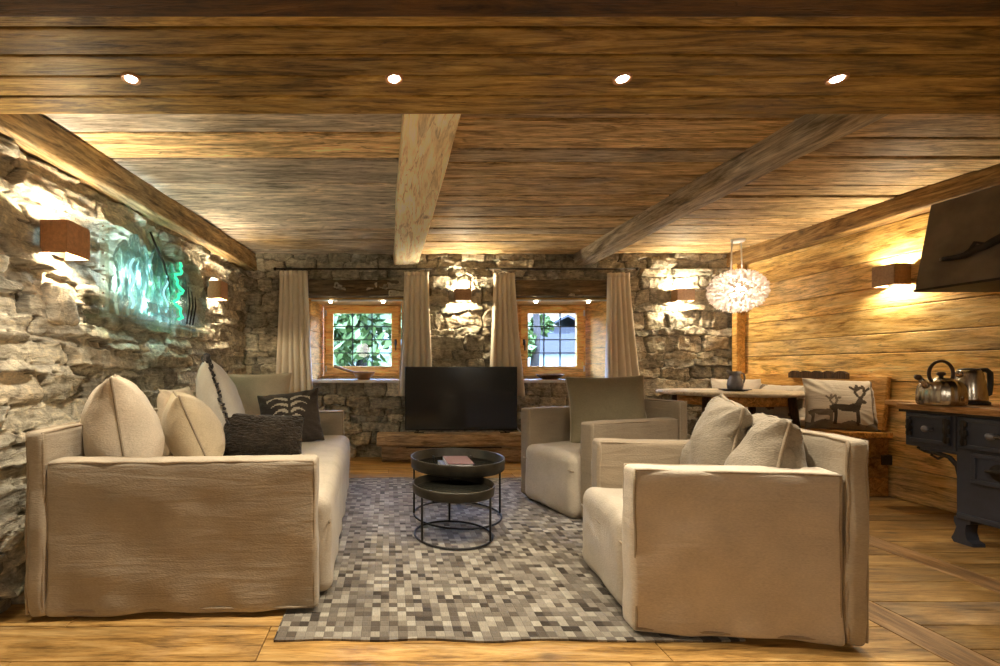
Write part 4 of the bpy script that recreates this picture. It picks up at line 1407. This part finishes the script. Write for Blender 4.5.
# stovetop kettle
KZ = ZT + .039
kp = Vector((at(941, 404, 2.73).x, 2.73, KZ + .001))
t = thing('kettle', 'ribbed steel stovetop kettle with looped handle on the stove', 'kettle', kp)
m = MB()
prof = [(0, 0), (.092, 0), (.098, .008), (.100, .03), (.099, .08), (.094, .11), (.080, .135), (.056, .150), (.038, .153), (0, .154)]
nn = 96
vs, fs = [], []
for (r, z_) in prof:
    for j in range(nn):
        a = 2 * PI * j / nn
        k = 1 + (.018 * math.cos(a * 18) if .005 < z_ < .145 else .004 * math.cos(a * 16))
        vs.append((r * k * math.cos(a), r * k * math.sin(a), z_))
for i in range(len(prof) - 1):
    for j in range(nn):
        fs.append((i * nn + j, i * nn + (j + 1) % nn, (i + 1) * nn + (j + 1) % nn, (i + 1) * nn + j))
m.add(vs, fs, smooth=True); m.build('body', M['steel'], t)
m = MB(); m.lathe([(.050, .148), (.046, .156), (.02, .162), (0, .163)], (0, 0, 0), 32); lid = m.build('lid', M['steel'], t)
m = MB(); m.lathe([(.010, .160), (.010, .172), (.019, .178), (.019, .19), (.010, .196), (0, .197)], (0, 0, 0), 20); m.build('knob', M['brownplastic'], lid)
m = MB(); m.tube([(-.080, 0, .105), (-.105, 0, .135), (-.128, 0, .158)], [.020, .015, .012], 12); sp = m.build('spout', M['steel'], t)
m = MB(); m.tube([(-.124, 0, .153), (-.138, 0, .166), (-.150, 0, .170)], [.014, .017, .012], 12); m.build('spout_cap', M['brownplastic'], sp)
m = MB(); m.tube([(.072 * math.cos(R(a)), 0, .185 + .075 * math.sin(R(a))) for a in range(-35, 216, 10)], .0085, 10); m.build('handle', M['brownplastic'], t)
for s in (-1, 1):
    m = MB(); m.tube([(s * .054, 0, .138), (s * .059, 0, .15)], .009, 8); m.build('handle_socket', M['steel'], t)

# electric kettle
ep = Vector((3.53, 2.80, KZ + .001))
t = thing('electric_kettle', 'steel electric kettle with black handle behind the stovetop kettle', 'kettle', ep)
m = MB(); m.lathe([(0, 0), (.082, 0), (.084, .012), (.080, .018), (0, .018)], (0, 0, 0), 32); m.build('base', M['darkplastic'], t)
m = MB(); m.lathe([(0, .02), (.074, .02), (.075, .03), (.066, .12), (.056, .185), (.048, .205), (.0, .208)], (0, 0, 0), 40); m.build('body', M['steel'], t)
m = MB(); m.lathe([(.047, .205), (.044, .214), (.012, .219), (0, .219)], (0, 0, 0), 24); m.build('lid', M['darkplastic'], t)
m = MB(); m.tube([(.045, -.005, .205), (.085, -.015, .208), (.102, -.02, .19), (.105, -.02, .12), (.098, -.02, .06), (.075, -.012, .045)], [.012, .014, .014, .013, .012, .010], 10); m.build('handle', M['darkplastic'], t)
m = MB(); m.tube([(-.05, 0, .175), (-.068, 0, .192), (-.074, 0, .2)], [.02, .014, .008], 10); m.build('spout', M['steel'], t)

m = MB(); m.lathe([(0, .004), (.055, .004), (.07, .02), (.075, .06), (.070, .062), (.064, .02), (0, .012)], (0, 0, 0), 28)
tag(m.build('metal_bowl', M['steel'], None, (3.47, 2.42, KZ + .001 - .004)), 'small metal bowl at the right edge of the stove top', 'bowl')

# hood with a wrought iron hook
t = thing('range_hood', 'dark steel sloping range hood on the right wall', 'hood', (0, 0, 0))
m = MB()
hy0, hy1 = 1.45, 2.80
xs = (3.20, 3.30)
vs = [(xs[0], hy0, 1.47), (xs[0], hy1, 1.47), (3.86, hy1, 1.47), (3.86, hy0, 1.47), (xs[1], hy0, 1.985), (xs[1], hy1, 1.985), (3.86, hy1, 1.985), (3.86, hy0, 1.985)]
m.add(vs, [(0, 1, 5, 4), (1, 2, 6, 5), (3, 0, 4, 7), (4, 5, 6, 7), (2, 3, 7, 6), (0, 3, 2, 1)]); m.build('canopy', M['hood'], t)
m = MB(); m.box(((xs[0] + 3.86) / 2, (hy0 + hy1) / 2, 1.463), (3.86 - xs[0] + .01, hy1 - hy0 + .01, .014), bev=.003, smooth=False); m.build('rim', M['iron'], t)
m = MB()
# weathered hanging iron bar in front of the hood
hp = [at(943, 259, 2.62), at(950, 258, 2.60), at(958, 257, 2.575), at(966, 255, 2.55), at(975, 249, 2.52), at(985, 246, 2.49), at(995, 240, 2.46), at(1010, 232, 2.42)]
HPX = [(943, 259), (950, 258), (958, 257), (966, 255), (975, 249), (985, 246), (995, 240), (1010, 232)]
hp = []
for (qx, qy) in HPX:
    X_ = 3.21
    Y_ = X_ * F / (qx - VX)
    hp.append(Vector((3.2 + .1 * (1 - (qy - VY) * Y_ / F - 1.47) / .515 - .022, Y_, 1 - (qy - VY) * Y_ / F)))
m.tube(hp, [.013, .013, .015, .018, .022, .020, .022, .022], 8)
ho_ = m.build('iron_bar', M['iron'])
tag(ho_, 'twisted rusty iron hanger fixed across the dark hood', 'iron hanger')
m = MB(); m.tube([hp[3] + Vector((-.006, 0, -.01)), hp[4] + Vector((-.012, -.01, .035)), hp[5] + Vector((-.008, 0, .012))], [.007, .009, .007], 8); m.build('twist', M['iron'], ho_)
m = MB(); m.lathe([(0, 0), (.013, .002), (.013, .016), (0, .02)], tuple(hp[0] - Vector((0, 0, .01))), 12); m.build('tip', M['pewter'], ho_)

# ------------------------------------------------------------------ outdoors
def tree(label, loc, h, rad, mat, seed, nleaf=1500):
    t = thing('tree', label, 'tree', loc, 0, 'trees outside the windows')
    rg = random.Random(seed)
    m = MB(); m.tube([(0, 0, 0), (.1, 0, h * .3), (0, .05, h * .75)], [.14, .11, .05], 8); m.build('trunk', M['bark'], t)
    m = MB()
    cl = [(Vector((rg.uniform(-.6, .6) * rad, rg.uniform(-.6, .6) * rad, h * rg.uniform(.16, .9))), rad * rg.uniform(.35, .6)) for _ in range(12)]
    for k in range(nleaf):
        c, r = cl[k % 12]
        d = Vector((rg.gauss(0, 1), rg.gauss(0, 1), rg.gauss(0, 1))).normalized() * r * rg.uniform(.55, 1)
        p = c + d
        a = Vector((rg.gauss(0, 1), rg.gauss(0, 1), rg.gauss(0, 1))).normalized()
        b = a.cross(Vector((rg.gauss(0, 1), rg.gauss(0, 1), rg.gauss(0, 1)))).normalized()
        s = rg.uniform(.10, .2)
        m.add([p - a * s, p + b * s * .5, p + a * s, p - b * s * .5], [(0, 1, 2, 3)])
    m.build('foliage', M[mat], t)
    return t

def gz(y): return .2 + max(0, y - 6) * .09
gb = MB(); gb.sheet(lambda u, v: (-40 + 90 * u, 5.8 + 60 * v, gz(5.8 + 60 * v) + .25 * mnoise.noise(Vector((u * 20, v * 14, 0)))), 40, 40)
gb.add([(-40, 5.8, -1), (50, 5.8, -1), (50, 66, -1), (-40, 66, -1)], [(0, 3, 2, 1)])
struct(gb.build('ground', M['grass']), 'meadow slope outside')
tr = [(-1.75, 15.5, 5.0, 1.7, 'leaf_a', 'dark green tree at the left of the left window view'), (-.7, 11, 4.2, 1.5, 'leaf_b', 'pale green tree closest outside in the middle of the left window'),
      (.55, 15.5, 5.2, 1.4, 'leaf_a', 'dark green tree at the right edge of the left window view'), (-1.3, 21, 6.5, 2.6, 'leaf_b', 'pale green tree farthest back in the left window view'),
      (4.25, 13.5, 4.2, .8, 'leaf_b', 'slim pale green tree left of the chalet in the right window view')]
for k, (x, y, h, r, mm, lb) in enumerate(tr):
    tree(lb, (x, y, gz(y) - .1), h, r, mm, 100 + k, 1800)
t = thing('chalet', 'grey blue chalet with slate roof seen through the right window', 'building', (11.4, 31, gz(31) - .1))
m = MB(); m.box((0, 0, .6), (2.9, 3, 1.2)); m.build('wall', M['chalet'], t)
m = MB(); m.prism([(-1.7, 1.0), (0, 1.85), (1.7, 1.0), (1.7, 1.12), (0, 2.0), (-1.7, 1.12)], 3.4, M=Matrix.Translation((0, -1.7, 0))); m.build('roof', M['slate'], t)
m = MB(); m.box((.4, -1.52, .6), (.5, .04, .5)); m.build('window', M['plaster'], t)
m = MB(); m.box((0, 0, .5), (14, .3, 1.1)); tag(m.build('garden_wall', M['plaster'], None, (9.5, 22, gz(22) - .1)), 'pale garden wall on the slope outside the right window', 'wall')

# ------------------------------------------------------------------ world, sun, camera
w = bpy.data.worlds.new('sky'); bpy.context.scene.world = w; w.use_nodes = True
nt = w.node_tree
bg = nt.nodes['Background']
tcw = nt.nodes.new('ShaderNodeTexCoord'); sxw = nt.nodes.new('ShaderNodeSeparateXYZ'); rw = nt.nodes.new('ShaderNodeValToRGB'); mw = nt.nodes.new('ShaderNodeMapRange')
nt.links.new(tcw.outputs['Generated'], sxw.inputs[0]); nt.links.new(sxw.outputs[2], rw.inputs[0]); nt.links.new(sxw.outputs[2], mw.inputs['Value'])
rw.color_ramp.elements[0].position = .10; rw.color_ramp.elements[0].color = (.82, .90, 1, 1)
rw.color_ramp.elements[1].position = .40; rw.color_ramp.elements[1].color = (.34, .52, 1, 1)
mw.interpolation_type = 'SMOOTHSTEP'
mw.inputs['From Min'].default_value = .10; mw.inputs['From Max'].default_value = .42
mw.inputs['To Min'].default_value = 1.6; mw.inputs['To Max'].default_value = 42.0
nt.links.new(rw.outputs[0], bg.inputs[0]); nt.links.new(mw.outputs[0], bg.inputs[1])
sl = bpy.data.lights.new('sun', 'SUN'); sl.energy = 3; sl.angle = .02; sl.color = (1, .95, .86)
so_ = bpy.data.objects.new('sun', sl); C.objects.link(so_); so_.rotation_euler = (R(48), 0, R(-28))

cam = bpy.data.cameras.new('camera'); co = bpy.data.objects.new('camera', cam); C.objects.link(co)
cam.sensor_width = 36; cam.lens = 36 * F / 1000
cam.shift_x = (500 - VX) / 1000
cam.shift_y = (VY - 333) / 1000
cam.clip_start = .05; cam.clip_end = 300
co.location = (0, 0, 1); co.rotation_euler = (PI / 2, 0, 0)
sc = bpy.context.scene
sc.camera = co
sc.view_settings.view_transform = 'Standard'
sc.view_settings.look = 'None'
sc.view_settings.exposure = 0.42
sc.view_settings.gamma = 1
sc.view_settings.use_curve_mapping = False
sc.cycles.use_denoising = True
sc.cycles.max_bounces = 8
sc.cycles.diffuse_bounces = 5
sc.cycles.transparent_max_bounces = 16
sc.cycles.sample_clamp_indirect = 4
sc.cycles.caustics_reflective = False
sc.cycles.caustics_refractive = False
